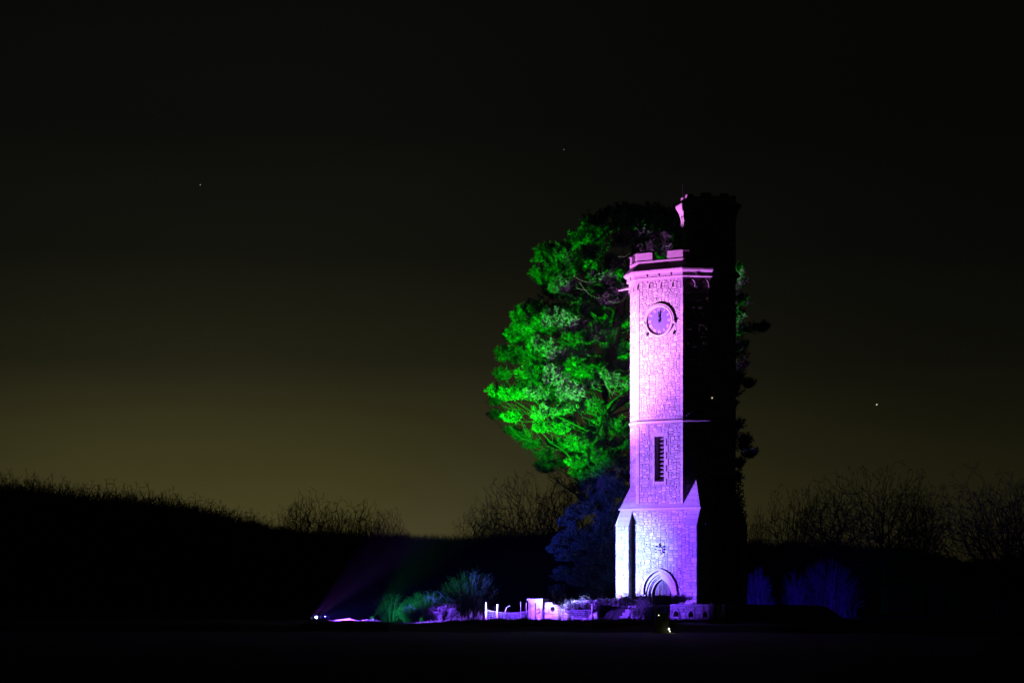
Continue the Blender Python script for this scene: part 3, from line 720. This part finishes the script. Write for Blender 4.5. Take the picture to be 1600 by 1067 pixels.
# ================================================================== foliage tools
def rotto(D, rg):        # (n,3) directions -> (n,3,3) frames with z along D, random roll
    D=D/np.linalg.norm(D,axis=1,keepdims=True); h=rg.normal(size=D.shape); U=np.cross(h,D); U/=np.linalg.norm(U,axis=1,keepdims=True)+1e-9; W_=np.cross(D,U)
    return np.stack([U,W_,D],axis=-1)
def shoot(n,L,nl,wd,rg):     # bottle-brush shoot of needle triangles along +z
    t=rg.random(n)**.8*L; a=rg.random(n)*2*np.pi; el=rg.uniform(.25,1.0,n)
    o=np.stack([np.cos(a),np.sin(a),el],-1); o/=np.linalg.norm(o,axis=1,keepdims=True)
    base=np.stack([0*t,0*t,t],-1); l=nl*rg.uniform(.7,1.2,n)[:,None]; s=np.cross(o,rg.normal(size=(n,3))); s/=np.linalg.norm(s,axis=1,keepdims=True)
    return np.stack([base-s*wd/2,base+s*wd/2,base+o*l],1)
def scatter(temps,pos,dirs,scales,rg):
    fr=rotto(dirs,rg); out=[]
    idx=rg.integers(0,len(temps),len(pos))
    for k,T in enumerate(temps):
        m=idx==k
        if not m.any(): continue
        Q=np.einsum('nij,tvj->ntvi',fr[m],T)*scales[m][:,None,None,None]+pos[m][:,None,None,:]
        out.append(Q.reshape(-1,T.shape[1],3))
    return np.concatenate(out)
sh_t=[shoot(34,.58,.20,.05,rng) for _ in range(5)]
def pad(px,py,rx,ry,Y,n,rg,updir=.75):
    c=np.array(P(px,py,Y)); s=Y/F; rx,ry=rx*s,ry*s
    u=rg.normal(size=(n,3)); u/=np.linalg.norm(u,axis=1,keepdims=True); u[:,2]=np.where(u[:,2]<-.35,-u[:,2],u[:,2])
    r=rg.uniform(.3,.88,n)[:,None]; pos=c+u*r*np.array([rx,rx*.9,ry])
    d=u*np.array([.8,.8,.5])+np.array([0,0,updir])+rg.normal(size=(n,3))*.22
    return pos-d/np.linalg.norm(d,axis=1,keepdims=True)*.25,d
def limb(mb,a,b,r,rg,sagk=.12):
    a,b=Vector(a),Vector(b); L=(b-a).length; pts=[]
    n=7
    for k in range(n):
        t=k/(n-1); p=a.lerp(b,t); p.z+=-math.sin(math.pi*t)*L*sagk+ (t**2)*L*.02
        p+=Vector((rg.uniform(-1,1),rg.uniform(-1,1),rg.uniform(-.6,.6)))*L*.03*(1 if 0<k<n-1 else 0); pts.append(p)
    mb.tube(pts,[r*(1-.8*k/(n-1)) for k in range(n)],n=5)
# ---- the big pine behind the tower
YT=152.5
pads=[(872,406,22,20,-2),(895,425,22,20,-1),(852,445,20,20,-2),(880,455,25,20,-3),(905,465,25,20,-1),(840,430,9,10,-2),(862,397,10,10,-1.5),(885,392,8,10,-1),
(846,500,20,18,-2),(820,515,20,16,-3),(868,505,22,20,-4),(895,515,25,20,-3),(925,530,22,18,-3),(845,545,25,15,-4),(870,560,25,15,-4),(905,555,20,15,-3),(800,530,12,12,-1),(826,490,9,9,-2.5),(835,480,8,9,-2.5),
(822,590,14,14,-4),(800,620,20,12,-4),(778,615,14,11,-2),(835,620,25,16,-5),(865,600,25,18,-5),(890,620,25,18,-5),(850,650,22,12,-5),(880,645,20,12,-4),(800,657,17,8,-3),(845,672,12,8,-4),(878,674,11,8,-4),(910,640,20,18,-3),(865,585,14,10,-5),
(905,700,20,16,-3),(925,720,22,16,-3),(900,727,16,11,-3),(945,742,22,14,-3),(965,700,20,18,-2),(962,670,16,14,-2),(975,730,15,15,-2),(925,690,18,14,-2),(960,760,20,12,-2),(940,700,20,18,-1),(955,725,22,16,-1),(980,750,18,14,-1),(925,755,18,12,0),(905,765,14,12,1),(935,775,20,12,0),(970,775,20,14,0),(985,700,14,20,0),(945,660,16,14,0),(930,640,14,12,0),(905,745,16,10,-1),(945,785,20,12,1),(915,785,16,12,2),
(925,400,20,18,-1),(935,440,25,20,-2),(960,420,20,20,-1),(945,475,22,15,-2),(905,490,18,15,-2),(965,460,20,15,-2),(975,382,20,20,0),(1000,372,20,18,0),(1030,378,18,18,0),(1052,362,14,18,.6),(1010,395,22,12,-.4),(1040,397,16,10,0),
(940,592,22,10,-3),(960,602,20,10,-3),(920,607,14,10,-3),(940,520,20,18,-1),(960,550,18,16,0),(972,500,15,15,0),(975,575,14,12,-1),
(930,352,22,15,2),(955,338,22,13,2),(985,331,26,11,2),(1020,332,24,12,2),(1045,348,20,15,2),(905,376,18,12,2),(890,388,12,10,2),(1058,336,14,12,2),(975,355,25,16,3),(1010,352,25,16,3),
(787,560,15,18,2.5),(783,590,12,12,2.5),(776,652,13,8,2.5),(800,676,13,6,2.5),(815,686,16,8,2),(832,697,14,7,2),(850,715,17,10,2),(872,727,18,10,2),(855,735,13,6,2),(848,728,12,8,2),(880,700,20,14,2.5),(810,500,12,16,2),(775,630,10,10,2.5),(868,698,14,10,3),
(1150,428,14,14,1),(1158,446,11,12,1.2),(1158,474,14,13,.6),(1152,500,12,10,.5),(1172,516,16,7,1),(1190,514,11,6,1),(1150,520,14,9,1),(1152,545,10,9,-1),(1158,575,10,8,-1),(1150,590,14,10,1),(1168,603,9,6,1),(1152,668,9,8,-1),(1158,700,14,10,1),(1172,712,9,8,1),(1155,728,12,10,1),(1152,748,8,8,1),(1165,690,9,7,1)]+[(x_,y_,26,22,d_) for x_,y_,d_ in ((1085,410,-.5),(1120,430,-1),(1095,460,-1),(1125,480,-1.5),(1100,520,-1),(1125,560,-1),(1100,600,-1),(1125,620,0),(1105,660,-.5),(1130,690,0),(1100,720,0),(1125,745,0),(1075,560,0),(1070,480,0),(1080,650,0))]  # last clumps, unseen behind the tower, added to block beams from the right edge
rg=np.random.default_rng(3); r2=random.Random(5)
fill=[]
while len(fill)<120:
    x=r2.uniform(800,1150); y=r2.uniform(345,740)
    if ((x-975)/175)**2+((y-540)/212)**2>1: continue
    if x<985 and ((x-955)/42)**2+((y-640)/26)**2<1: continue
    if x<870 and y>640: continue
    fill.append((x,y,26,20,r2.uniform(2.8,7)))
PT=empty("pine_tree",P(952,968,YT)); PT.location.z=0; base=PT.location.copy(); tag(PT,"huge billowing pine lit green on its left side, rising behind the clock tower","tree")
tp=[P(952,975,YT),P(948,860,YT),P(942,760,YT),P(940,680,YT),P(948,600,YT),P(965,500,YT),P(985,420,YT),P(1000,345,YT+1)]
tr=[.75,.6,.52,.48,.42,.33,.2,.08]
mb=MB(); mb.tube([p-base for p in tp],tr,n=10); mb.build("trunk",m_bark,PT,smooth=True)
tp2=[P(948,640,YT),P(1010,600,YT+.5),P(1060,520,YT+.5),P(1095,440,YT+1)]
mb=MB(); mb.tube([p-base for p in tp2],[.36,.3,.22,.08],n=8); mb.build("second_stem",m_bark,PT,smooth=True)
def trunk_at(py):
    for a_,b2 in zip(tp,tp[1:]):
        ya=HZ-(a_.z-EYE)*F/a_.y; yb=HZ-(b2.z-EYE)*F/b2.y
        if yb<=py<=ya: return a_.lerp(b2,(ya-py)/(ya-yb))
    return tp[-1]
allp=[]; alld=[]
twmb=MB()
for i,(x,y,rx,ry,dy) in enumerate(pads+fill):
    c=P(x,y+ry*.5,YT+dy)
    if x>1040 and i<len(pads): st_=tp2[2].lerp(tp2[3],r2.random()) if y<560 else tp2[1]
    else: st_=trunk_at(min(960,y+30+abs(x-950)*.35))
    if i%4==0:
        mb=MB(); limb(mb,st_-base,c-base+Vector((0,.35,0)),.085 if i<len(pads) else .06,r2,sagk=.05); mb.build("limb",m_bark,PT,smooth=True)
    n=int(58*max(.5,(rx*ry)/400)); 
    p_,d_=pad(x,y,rx,ry,YT+dy,n,rg); allp.append(p_); alld.append(d_)
    for k in range(4):
        q=c+Vector((r2.uniform(-1,1),r2.uniform(-.4,1),r2.uniform(-.2,.6)))*.7; m_=st_.lerp(c,r2.uniform(.5,.85)); m_.z-=.2
        limb(twmb,m_-base,q-base,.022,r2,sagk=r2.uniform(-.1,.3))
twmb.build("twigs",m_bark,PT)['kind']="stuff"
# drooping bare twigs catching the light
sw=MB(); sw.tone=1
for (a_,b2,c_) in (((905,440),(925,475),(950,462)),((895,430),(915,445),(930,440)),((950,610),(963,618),(985,600)),((935,655),(925,662),(915,668)),((910,592),(935,606),(955,598)),((900,450),(915,455),(925,452)),((965,400),(975,405),(985,395)),((950,470),(965,478),(978,465)),((880,652),(888,672),(893,680)),((945,600),(960,622),(978,618))):
    pts=[]
    A_,B_,C_=(P(*q,YT-4.6)-base for q in (a_,b2,c_))
    for k in range(9):
        t=k/8; pts.append(A_*(1-t)**2+B_*2*t*(1-t)+C_*t*t)
    sw.tube(pts,[.016-.0014*k for k in range(9)],n=4)
sw.build("bare_twigs",m_bark,PT)['kind']="stuff"
pp=np.concatenate(allp); dd=np.concatenate(alld)
T=scatter(sh_t,pp-np.array(base),dd,rg.uniform(.85,1.3,len(pp)),rg)
tone=np.repeat(rg.uniform(.2,.9,len(T)//34+1),34)[:len(T)]
tri_mesh("crown",T,m_fol,PT,tone=tone)['kind']="stuff"
# ---- smaller dark conifer against the tower foot
YC=149.5
pads2=[(970,772,20,14),(945,785,20,14),(978,798,18,16),(920,800,18,15),(900,806,15,14),(950,815,22,16),(898,838,20,14),(880,848,15,10),(925,840,22,16),(955,850,22,16),(978,835,16,16),(892,872,22,13),(928,878,24,16),(960,885,24,16),(880,902,18,14),(905,912,22,14),(940,918,24,15),(975,915,20,16),(872,928,16,12),(905,942,24,12),(950,948,24,12),(868,860,8,6),(985,870,16,16),(888,818,12,8),(990,900,16,16),(965,812,20,16),(940,830,20,16),(912,855,20,14),(940,865,22,14),(970,865,20,14),(915,895,22,14),(955,905,24,14),(980,935,20,14),(925,935,22,14),(895,950,20,10)]
CT=empty("conifer_tree",P(945,968,YC)); CT.location.z=0; b2_=CT.location.copy(); tag(CT,"smaller bushy conifer washed deep blue, between the pine and the tower foot","tree")
mb=MB(); mb.tube([(0,0,-.2),P(948,880,YC)-b2_,P(958,765,YC)-b2_],[.3,.2,.05],n=8); mb.build("trunk",m_bark,CT)
ap=[];ad_=[]
sh2=[shoot(30,.5,.13,.03,rng) for _ in range(4)]
mbl=MB()
for (x,y,rx,ry) in pads2:
    for dy,nn in ((-1.2,90),(.8,60)):
        p_,d_=pad(x,y,rx,ry,YC+dy,nn,rg,.35); d_[:,0]-=.35; ap.append(p_); ad_.append(d_)
    a_=P(950,min(y+25,960),YC)-b2_; limb(mbl,a_,P(x,y,YC-1)-b2_,.05,r2)
mbl.build("limbs",m_bark,CT)['kind']="stuff"
pp=np.concatenate(ap); dd=np.concatenate(ad_)
tri_mesh("crown",scatter(sh2,pp-np.array(b2_),dd,rg.uniform(.8,1.3,len(pp)),rg),m_yew,CT)['kind']="stuff"

# ================================================================== shrubs, bramble, ivy, tall grass
def leafquad(l,wd): return np.array([[[0,0,0],[wd/2,0,l*.5],[0,0,l],[-wd/2,0,l*.5]]])
def shrub(name,label,cat,px,Y,wpx,topy,nst,nlf,mleaf=None,mst=None,leaf=(.09,.06),seed=1,lean=0,spread=1.0,arch_=.3,base_=.35,parts=True,kind_group=None):
    rg_=np.random.default_rng(seed); X=(px-800)/F*Y; gz=float(ground(X,Y)); H=EYE-(topy-HZ)/F*Y-gz; Rw=wpx/2/F*Y
    e=empty(name,(X,Y,gz)); tag(e,label,cat,kind_group); mb=MB(); pos=[];dr_=[]
    for s in range(nst):
        a=rg_.random()*2*math.pi; rr=rg_.random()**.5*Rw*spread; hh=H*rg_.uniform(.5,1.0)*((1-.35*(rr/Rw)**2) if base_<.5 else math.sqrt(max(.08,1-.9*(rr/Rw)**2)))
        p0=Vector((math.cos(a)*rr*base_,math.sin(a)*rr*base_,-.05)); p2=Vector((math.cos(a)*rr+lean*hh,math.sin(a)*rr,hh)); p1=Vector((p2.x*.55+rg_.normal()*.05,p2.y*.55,hh*(.55+arch_*rg_.random())))
        pts=[p0*(1-t)**2+p1*2*t*(1-t)+p2*t*t for t in [k/5 for k in range(6)]]
        mb.tube(pts,[.018-.0026*k for k in range(6)],n=3,cap=False)
        for b_i in range(3 if base_<.5 else 6):
            t=rg_.uniform(.35,.9); q=p0*(1-t)**2+p1*2*t*(1-t)+p2*t*t; q2=q+Vector((rg_.normal()*.25,rg_.normal()*.25,rg_.uniform(.1,.4)))*min(1,H*.5)
            mb.tube([q,(q+q2)/2+Vector((0,0,.03)),q2],[.008,.006,.004],n=3,cap=False)
            for k in range(max(1,nlf//4)): pos.append(q.lerp(q2,rg_.random())+Vector(rg_.normal(size=3)*.04))
        for k in range(nlf):
            t=rg_.uniform(.25,1); pos.append(p0*(1-t)**2+p1*2*t*(1-t)+p2*t*t+Vector(rg_.normal(size=3)*.05))
    mb.build("stems",mst or m_twig2,e)['kind']="stuff"
    if nlf:
        pos=np.array([tuple(p) for p in pos]); T=scatter([leafquad(*leaf)],pos,rg_.normal(size=(len(pos),3))+np.array([0,0,.3]),rg_.uniform(.6,1.3,len(pos)),rg_)
        tri_mesh("leaves",T,mleaf or m_leaf,e,nv=4)['kind']="stuff"
    return e
shrub("leafy_shrub","low rounded shrub glowing bright green low down, left of the tangle of bushes","shrub",642,141.0,50,942,150,12,seed=1,leaf=(.05,.035))
shrub("leafy_shrub","teal lit bush with pale speckled leaves, middle of the bushes left of the fence","shrub",672,143.5,84,918,200,12,seed=2,leaf=(.07,.045))
shrub("leafy_shrub","tallest teal bush with pointed arching stems, left of the wooden fence posts","shrub",730,146.5,100,880,260,12,seed=3,lean=.1,leaf=(.07,.045))
shrub("leafy_shrub","dense low blue green bush in front of the tall teal bush","shrub",690,140.5,70,938,200,12,seed=4,leaf=(.05,.035))
shrub("leafy_shrub","loose dark bush with thin upright stems at the left end of the bushes","shrub",610,144.5,76,922,110,7,seed=5,leaf=(.05,.035))
shrub("leafy_shrub","small dim blue bush directly left of the first fence post","shrub",748,143.5,56,936,120,9,seed=6,leaf=(.05,.035))
shrub("leafy_shrub","loose spiky dark bush rising behind the notch in the broken wall","shrub",868,146.0,44,918,40,2,seed=8)
shrub("bramble_bush","tangled violet lit bramble smothering the right half of the broken wall","bramble",912,140.6,84,930,230,12,leaf=(.07,.055),seed=9,spread=1.1)
shrub("bramble_bush","dim blue bramble bank right of the thin fence post, below the tower buttress","bramble",962,140.0,82,934,200,12,leaf=(.07,.055),seed=10,spread=1.1)
shrub("bramble_bush","dark bramble clump left of the tall stake, below the pointed door","bramble",1004,138.0,48,932,120,12,leaf=(.07,.055),seed=12)
shrub("bare_bush","large bare bush glowing deep blue in the gap right of the tower","bush",1294,172,122,864,420,0,mst=m_twig2,seed=13,arch_=.1,base_=.8)
shrub("bare_bush","smaller bare bush glowing deep blue, left shoulder of the large blue bush","bush",1240,171,66,886,200,0,mst=m_twig2,seed=14,arch_=.1,base_=.8)
shrub("bare_bush","ragged blue bush close against the right edge of the tower","bush",1184,168,56,882,190,3,mst=m_twig2,seed=15,base_=.75)
# ivy on the far dark side
rg=np.random.default_rng(21)
iv=[]
for _ in range(2600):
    z=rg.uniform(.5,8.9); w_=1 if z<6.9 else max(0.,(8.9-z)/2)
    y=rg.uniform(-1.2,2.6); iv.append((B+.05+abs(rg.normal())*.16*w_+.18*w_*math.sin(z*2.3+y)**2, y, z+(rg.normal()*.1)))
for _ in range(2200):
    z=rg.uniform(.5,8.6); a=rg.uniform(-1.2,.6); r_=1.78+abs(rg.normal())*.13+.25*max(0,1-z/8.6); iv.append((TT.x+r_*math.cos(a),TT.y+r_*math.sin(a),z))
iv=np.array(iv); T=scatter([leafquad(.16,.13)],iv,rg.normal(size=iv.shape)+np.array([1,0,0]),rg.uniform(.7,1.4,len(iv)),rg)
ivo=tri_mesh("ivy",T,m_yew,nv=4); ivo.location=(TC.x,TC.y,0); ivo.rotation_euler=(0,0,PHI)
tag(ivo,"dark ivy hanging ragged on the unlit right side of the tower","ivy",kind="stuff")
# tall grass along the top of the bank
def grass(name,label,n,fx,hh,seed,zfun=None,m=m_grass,wd=.014):
    rg_=np.random.default_rng(seed); X,Y,S=fx(n,rg_); Z=ground(X,Y); H=hh*rg_.uniform(.5,1.25,n)*S
    a=rg_.random(n)*2*np.pi; l=rg_.uniform(.05,.45,n)*H; dx,dy=np.cos(a)*l,np.sin(a)*l; s=np.stack([-np.sin(a),np.cos(a),0*a],-1)*wd*rg_.uniform(.6,1.4,n)[:,None]
    p0=np.stack([X,Y,Z-.02],-1); p1=p0+np.stack([dx*.3,dy*.3,H*.6],-1); p2=p0+np.stack([dx,dy,H],-1)
    t1=np.stack([p0-s,p0+s,p1+s*.7,p1-s*.7],1); t2=np.stack([p1-s*.7,p1+s*.7,p2,p2],1)
    o=tri_mesh(name,np.concatenate([t1]),m,nv=4); 
    t2=np.stack([p1-s*.7,p1+s*.7,p2],1); q=tri_mesh(name+"_tips",t2,m,o)
    tag(o,label,"grass",kind="stuff"); q['kind']="stuff"; return o
def band(xa,xb,da,db,amp=None):
    def f(n,r):
        X=r.uniform(xa,xb,n); Y=edgeY(X)+r.uniform(0,1,n)**1.3*(db-da)+da
        S=np.array([.35+.65*(.5+.5*mnoise.noise((x*.45,y*.45,3.1)))*2*(.6+.4*math.sin(x*2.1)**2) for x,y in zip(X,Y)])
        return X,Y,np.clip(S,.2,1.6)*(ss(-7.0,-1.0,X) if xa>-9 else 1)
    return f
grass("short_grass","short lit grass edging the bank beside the floodlights",7000,band(-12.3,-7.2,.3,2.2),.20,31,wd=.012)
grass("tall_grass","tall rough grass and weeds along the bank from the bushes to the fence",15000,band(-8.0,1.0,.9,6.0),.30,32)
grass("fence_grass","rough grass growing up through the wire fence and along the wall",15000,band(-1.8,9.5,.7,4.6),.27,33)
grass("weed_stems","a scatter of tall dry weed stems standing above the rough grass",420,band(-8.4,1.5,1.5,6.0),.85,34,wd=.012)
def near(n,r):
    X=wk.x-.35+r.normal(size=n)*.38; Y=wk.y+r.normal(size=n)*.25; return X,Y,np.full(n,1.0)
grass("case_grass","short green grass lit by the small white lamp at the equipment case",900,near,.06,35)

# ================================================================== bare trees and far wood
def dome_segs(seed,H,rx,n,trunk=.2,low=.12,twr=.016,alpha=.45,ntw=3):
    """branches grown outwards from the trunk top through points filling a dome"""
    r=np.random.default_rng(seed); zc=H*(.5+low*.5); rz=H-zc; 
    u=r.normal(size=(n,3)); u/=np.linalg.norm(u,axis=1,keepdims=True); rad=r.random(n)**(1/2.6)
    lump=1+.16*np.sin(3*np.arctan2(u[:,1],u[:,0])+seed)+.12*np.sin(7*u[:,2]+2*np.arctan2(u[:,1],u[:,0])+seed*2)
    pts=u*(rad*lump*.93)[:,None]*np.array([rx,rx,rz])+np.array([0,0,zc]); pts=pts[pts[:,2]>low*H*.8]
    t1=np.array([r.normal()*.1,r.normal()*.1,H*trunk]); ctr=t1+np.array([0,0,H*.12])
    nodes=[np.array([0,0,-.3]),t1,ctr]; par=[-1,0,1]; plen=[0,0,H*.1]
    pts=pts[np.argsort(np.linalg.norm((pts-t1),axis=1))]
    NP=np.zeros((len(pts)+3,3)); NP[:3]=nodes; PL=np.zeros(len(pts)+3); PL[1]=0; PL[2]=H*.12*.6; cnt=3; PL0=PL.copy(); PL[0]=1e6
    for p in pts:
        d=np.linalg.norm(NP[:cnt]-p,axis=1); c=d+alpha*PL[:cnt]+np.where(NP[:cnt,2]>p[2]+.3,.5*d,0)
        k=int(np.argmin(c)); NP[cnt]=p; PL[cnt]=PL[k]+d[k]; par.append(k); cnt+=1
    par=np.array(par); w_=np.ones(cnt); ch=np.zeros(cnt,int)
    for k in range(cnt-1,0,-1): w_[par[k]]+=w_[k]; ch[par[k]]+=1
    rr=H*.032*(w_/w_[0])**.46
    S=[]
    for k in range(1,cnt):
        a=NP[par[k]]; b=NP[k]; ra=min(rr[par[k]],rr[k]*1.4) if par[k]>1 else rr[par[k]]
        lv=0 if k<=1 else 2
        if k>1:
            m=(a+b)/2+r.normal(size=3)*np.linalg.norm(b-a)*.07; S.append((a,m,max(ra,twr),max((ra+rr[k])/2,twr),lv)); S.append((m,b,max((ra+rr[k])/2,twr),max(rr[k],twr),lv))
        else: S.append((a,b,rr[0]*1.15,rr[1],0))
        if ch[k]==0 or r.random()<.25:
            g=b-a; g/=np.linalg.norm(g)+1e-9
            for _ in range(ntw if ch[k]==0 else 1):
                q=g+r.normal(size=3)*.5+np.array([0,0,.25]); q/=np.linalg.norm(q); L=r.uniform(.3,.85)*H/14
                e_=b+q*L; S.append((b,e_,twr,twr*.6,2))
                q2=q+r.normal(size=3)*.5; q2/=np.linalg.norm(q2); S.append((b+q*L*.5,b+q*L*.5+q2*L*.5,twr*.8,twr*.5,2))
    return S
def seg_mesh(S):       # three sided tapering tubes as quads
    A_=np.array([tuple(s[0]) for s in S]); B_=np.array([tuple(s[1]) for s in S]); ra=np.array([s[2] for s in S])[:,None]; rb=np.array([s[3] for s in S])[:,None]
    D=B_-A_; D/=np.linalg.norm(D,axis=1,keepdims=True)+1e-9; U=np.cross(D,np.array([.3,.1,.95])); U/=np.linalg.norm(U,axis=1,keepdims=True)+1e-9; W_=np.cross(D,U)
    out=[]
    c=[(math.cos(2*math.pi*k/3),math.sin(2*math.pi*k/3)) for k in range(3)]
    for k in range(3):
        c0,c1=c[k],c[(k+1)%3]; o0=U*c0[0]+W_*c0[1]; o1=U*c1[0]+W_*c1[1]
        out.append(np.stack([A_+o0*ra,A_+o1*ra,B_+o1*rb,B_+o0*rb],1))
    return np.concatenate(out)
def proto_tree(seed,**k):
    S=dome_segs(seed,**k); return seg_mesh([s for s in S if s[4]==0]),seg_mesh([s for s in S if s[4]>0])
def px_tree(label,px,Y,topy,protoi,wk_=1.0,rot=0,group=None):
    H=EYE-(topy-HZ)/F*Y+.3; tm,cm,H0=PROT[protoi]
    e=empty("bare_tree",((px-800)/F*Y,Y,-.05),rot); tag(e,label,"tree",group); s=H/H0; e.scale=(s*wk_,s*wk_,s)
    for nm,me in (("trunk",tm),("branches",cm)):
        o=bpy.data.objects.new(nm,me); link(o,e)
PROT=[]
for i,(sd,kw) in enumerate([(101,dict(H=14,rx=4.6,n=1300)),(102,dict(H=14,rx=8.0,n=2300,low=.06)),(103,dict(H=14,rx=5.6,n=1500,low=.1)),(104,dict(H=14,rx=10.0,n=2600,low=.03,trunk=.15))]):
    t_,c_=proto_tree(sd,**kw)
    print('PROT',len(t_),len(c_)); a1=tri_mesh("trunk",t_,m_twig,nv=4); a2=tri_mesh("branches",c_,m_twig,nv=4); PROT.append((a1.data,a2.data,14)); 
    for o in (a1,a2): bpy.data.objects.remove(o)
BT=[("slender bare tree with the highest twigs of the clump left of centre",480,262,773,0,.75,.3),
("bare tree just right of the clump's highest tree, left of centre",512,266,788,2,.7,1.2),
("bare tree in the middle of the small clump left of centre",543,262,786,2,.8,2.1),
("bare tree, second from the right of the clump left of centre",575,266,790,0,.75,4),
("low bare tree at the right end of the clump left of centre",604,268,800,1,.55,5),
("short bare tree at the left end of the clump left of centre",452,262,792,1,.6,5.5),
("small sparse bare tree standing left of the larger one near the pine",757,240,783,0,.8,.5),
("large bare tree with forked limbs just left of the pine",838,236,742,3,.72,2.6),
("bare tree partly hidden behind the pine's lower left side",888,240,744,0,.9,3.6),
("low bare tree between the small sparse tree and the large forked one",800,242,800,1,.6,1.0),
("thin sapling just right of the dark tower",1186,225,795,2,.35,.4),
("bare tree with bristling twigs, first large one right of the tower",1245,218,766,1,.62,1.4),
("bare tree between the bristling tree and the broad domed tree",1300,214,754,2,.85,2.2),
("broad domed bare tree, tallest on the right horizon",1382,214,733,1,.78,3.3),
("bare tree on the right shoulder of the broad domed tree",1440,218,760,2,.75,4.4),
("spreading low limbed bare tree at the right edge of the picture",1562,200,744,3,.85,5.2),
("second spreading bare tree cut by the right edge of the picture",1612,206,750,3,.8,1.1)]
for l,px,Y,ty,pi,wk_,ro in BT: px_tree(l,px,Y,ty,pi,wk_,ro)
# far wood: countless bare trees merging into one mass on the left, low scrub to the right
lt=[seg_mesh(dome_segs(sd,H=13,rx=4.2,n=800,low=.35,trunk=.4)) for sd in (201,202,203)]
lt=[t for t in lt]
rg=np.random.default_rng(77); out=[]
def crest(px): return np.interp(px,[-120,0,60,130,250,340,395,430,470,560,620,660,700,760,860,1000,1180,1260,1340,1440,1470,1500,1560,1640],
                                    [744,748,756,764,775,790,808,818,828,830,834,836,840,836,832,836,846,846,850,858,868,876,872,862])
for px in np.concatenate([np.linspace(-110,405,46),np.linspace(-100,410,44)+rg.normal(size=44)*6]):
    Y=250+rg.uniform(-18,18); ty=crest(px)+rg.uniform(-8,9); H=EYE-(ty-HZ)/F*Y; T=lt[rg.integers(0,3)]; a=rg.random()*6.28; s=H/13
    Rm=np.array([[math.cos(a),-math.sin(a),0],[math.sin(a),math.cos(a),0],[0,0,1]])
    out.append((T@Rm.T)*np.array([s*.9,s*.9,s])+np.array([(px-800)/F*Y,Y,0]))
tag(tri_mesh("woodland",np.concatenate(out),m_twig,nv=4),"black leafless woodland massed along the left horizon","woodland",kind="stuff")
# undergrowth body
pxs=np.arange(-160,1780,2.0); rows=[]
rgh=np.random.default_rng(5)
und=lambda px: crest(px)+np.interp(px,[-160,380,430,700],[20,15,5,2])+5.5*mnoise.noise((px*.03,2.2,0))+3*mnoise.noise((px*.085,7.7,0))
for Y0,dz in ((246,0),(252,2.0),(262,3.0)):
    base=[];top=[]
    for px in pxs:
        X=(px-800)/F*Y0; t=und(px)+dz; h=EYE-(t-HZ)/F*Y0; nz=mnoise.noise((X*.5,Y0,0))*.55+mnoise.noise((X*2.1,Y0,4))*.3; top.append((X,Y0+mnoise.noise((X*.4,1,Y0))*1.5,h+nz-.3)); 
    rows.append(top)
mb=MB(); n=len(pxs); vs=[]
for k,(p) in enumerate(rows[0]): vs.append((p[0],p[1]-3,-1))
for r_ in rows[0:1]:
    vs+=[(x,y-2.4,z*.55) for x,y,z in r_]
for r_ in rows: vs+=r_
vs+=[(x,y+4,-1) for x,y,z in rows[-1]]
fs=[]
for j in range(5):
    for k in range(n-1): fs.append((j*n+k,j*n+k+1,(j+1)*n+k+1,(j+1)*n+k))
mb.raw(vs,fs); und_o=mb.build("undergrowth",m_hedge,smooth=True); tag(und_o,"dark tangled undergrowth along the foot of the far trees","undergrowth",kind="stuff")
tw=[]
for r_ in rows:
    for (x,y,z) in r_:
        for _ in range(9):
            x2=x+rgh.normal()*.5; a=rgh.normal()*.5; hgt=rgh.uniform(.3,1.2); w2=.022
            tw.append([(x2-w2,y,z-.3),(x2+w2,y,z-.3),(x2+a*hgt,y+rgh.normal()*.2,z+hgt*.75)])
tri_mesh("undergrowth_twigs",np.array(tw),m_twig,und_o)['kind']="stuff"
# small upright stones catching blue light at the far right of the terrace
for px,h,lab in ((1158,.35,"leftmost of three small upright stones right of the pierced wall"),(1164,.5,"middle one of three small upright stones right of the pierced wall"),(1175,.55,"rightmost of three small upright stones right of the pierced wall")):
    Y=141; X=(px-800)/F*Y; mb=MB(); mb.hexa([(-.1,-.08,-.2),(.1,-.08,-.2),(.1,.08,-.2),(-.1,.08,-.2)],[(-.07,-.05,h),(.06,-.05,h+.05),(.06,.05,h+.05),(-.07,.05,h)])
    tag(mb.build("edging_stone",m_ash,loc=(X,Y,.12)),lab,"stone")
# ================================================================== stars
def star(px,py,r,st,lab):
    p=P(px,py,2000); me=bpy.data.meshes.new("star"); bm=bmesh.new(); bmesh.ops.create_icosphere(bm,subdivisions=1,radius=r); bm.to_mesh(me); bm.free()
    me.materials.append(mat("star_light",(1,1,1),(1,1,1),bump=0,emit=((1,.93,.8),st))); o=bpy.data.objects.new("star",me); o.location=p; link(o); tag(o,lab,"star")
star(313,289,.6,.22,"faint star high in the left half of the sky")
star(881,234,.55,.12,"faint star high above and left of the pine")
star(1370,632,.7,.8,"brighter star low in the sky right of the tower")

# thin night mist that lets the beams show
hz=MB(); hz.box((0,120,13.6),(420,420,30.2)); hzo=hz.build("haze",m_iron); hzo['kind']="stuff"; hzo['label']="thin night mist in which the lamp beams just show"
mh=bpy.data.materials.new("mist"); mh.use_nodes=True; t=mh.node_tree; t.nodes.clear(); o=t.nodes.new("ShaderNodeOutputMaterial"); v=t.nodes.new("ShaderNodeVolumePrincipled")
v.inputs['Color'].default_value=(.42,.32,1.0,1); v.inputs['Density'].default_value=.00005; v.inputs['Anisotropy'].default_value=.2; t.links.new(v.outputs[0],o.inputs['Volume'])
hzo.data.materials.clear(); hzo.data.materials.append(mh)
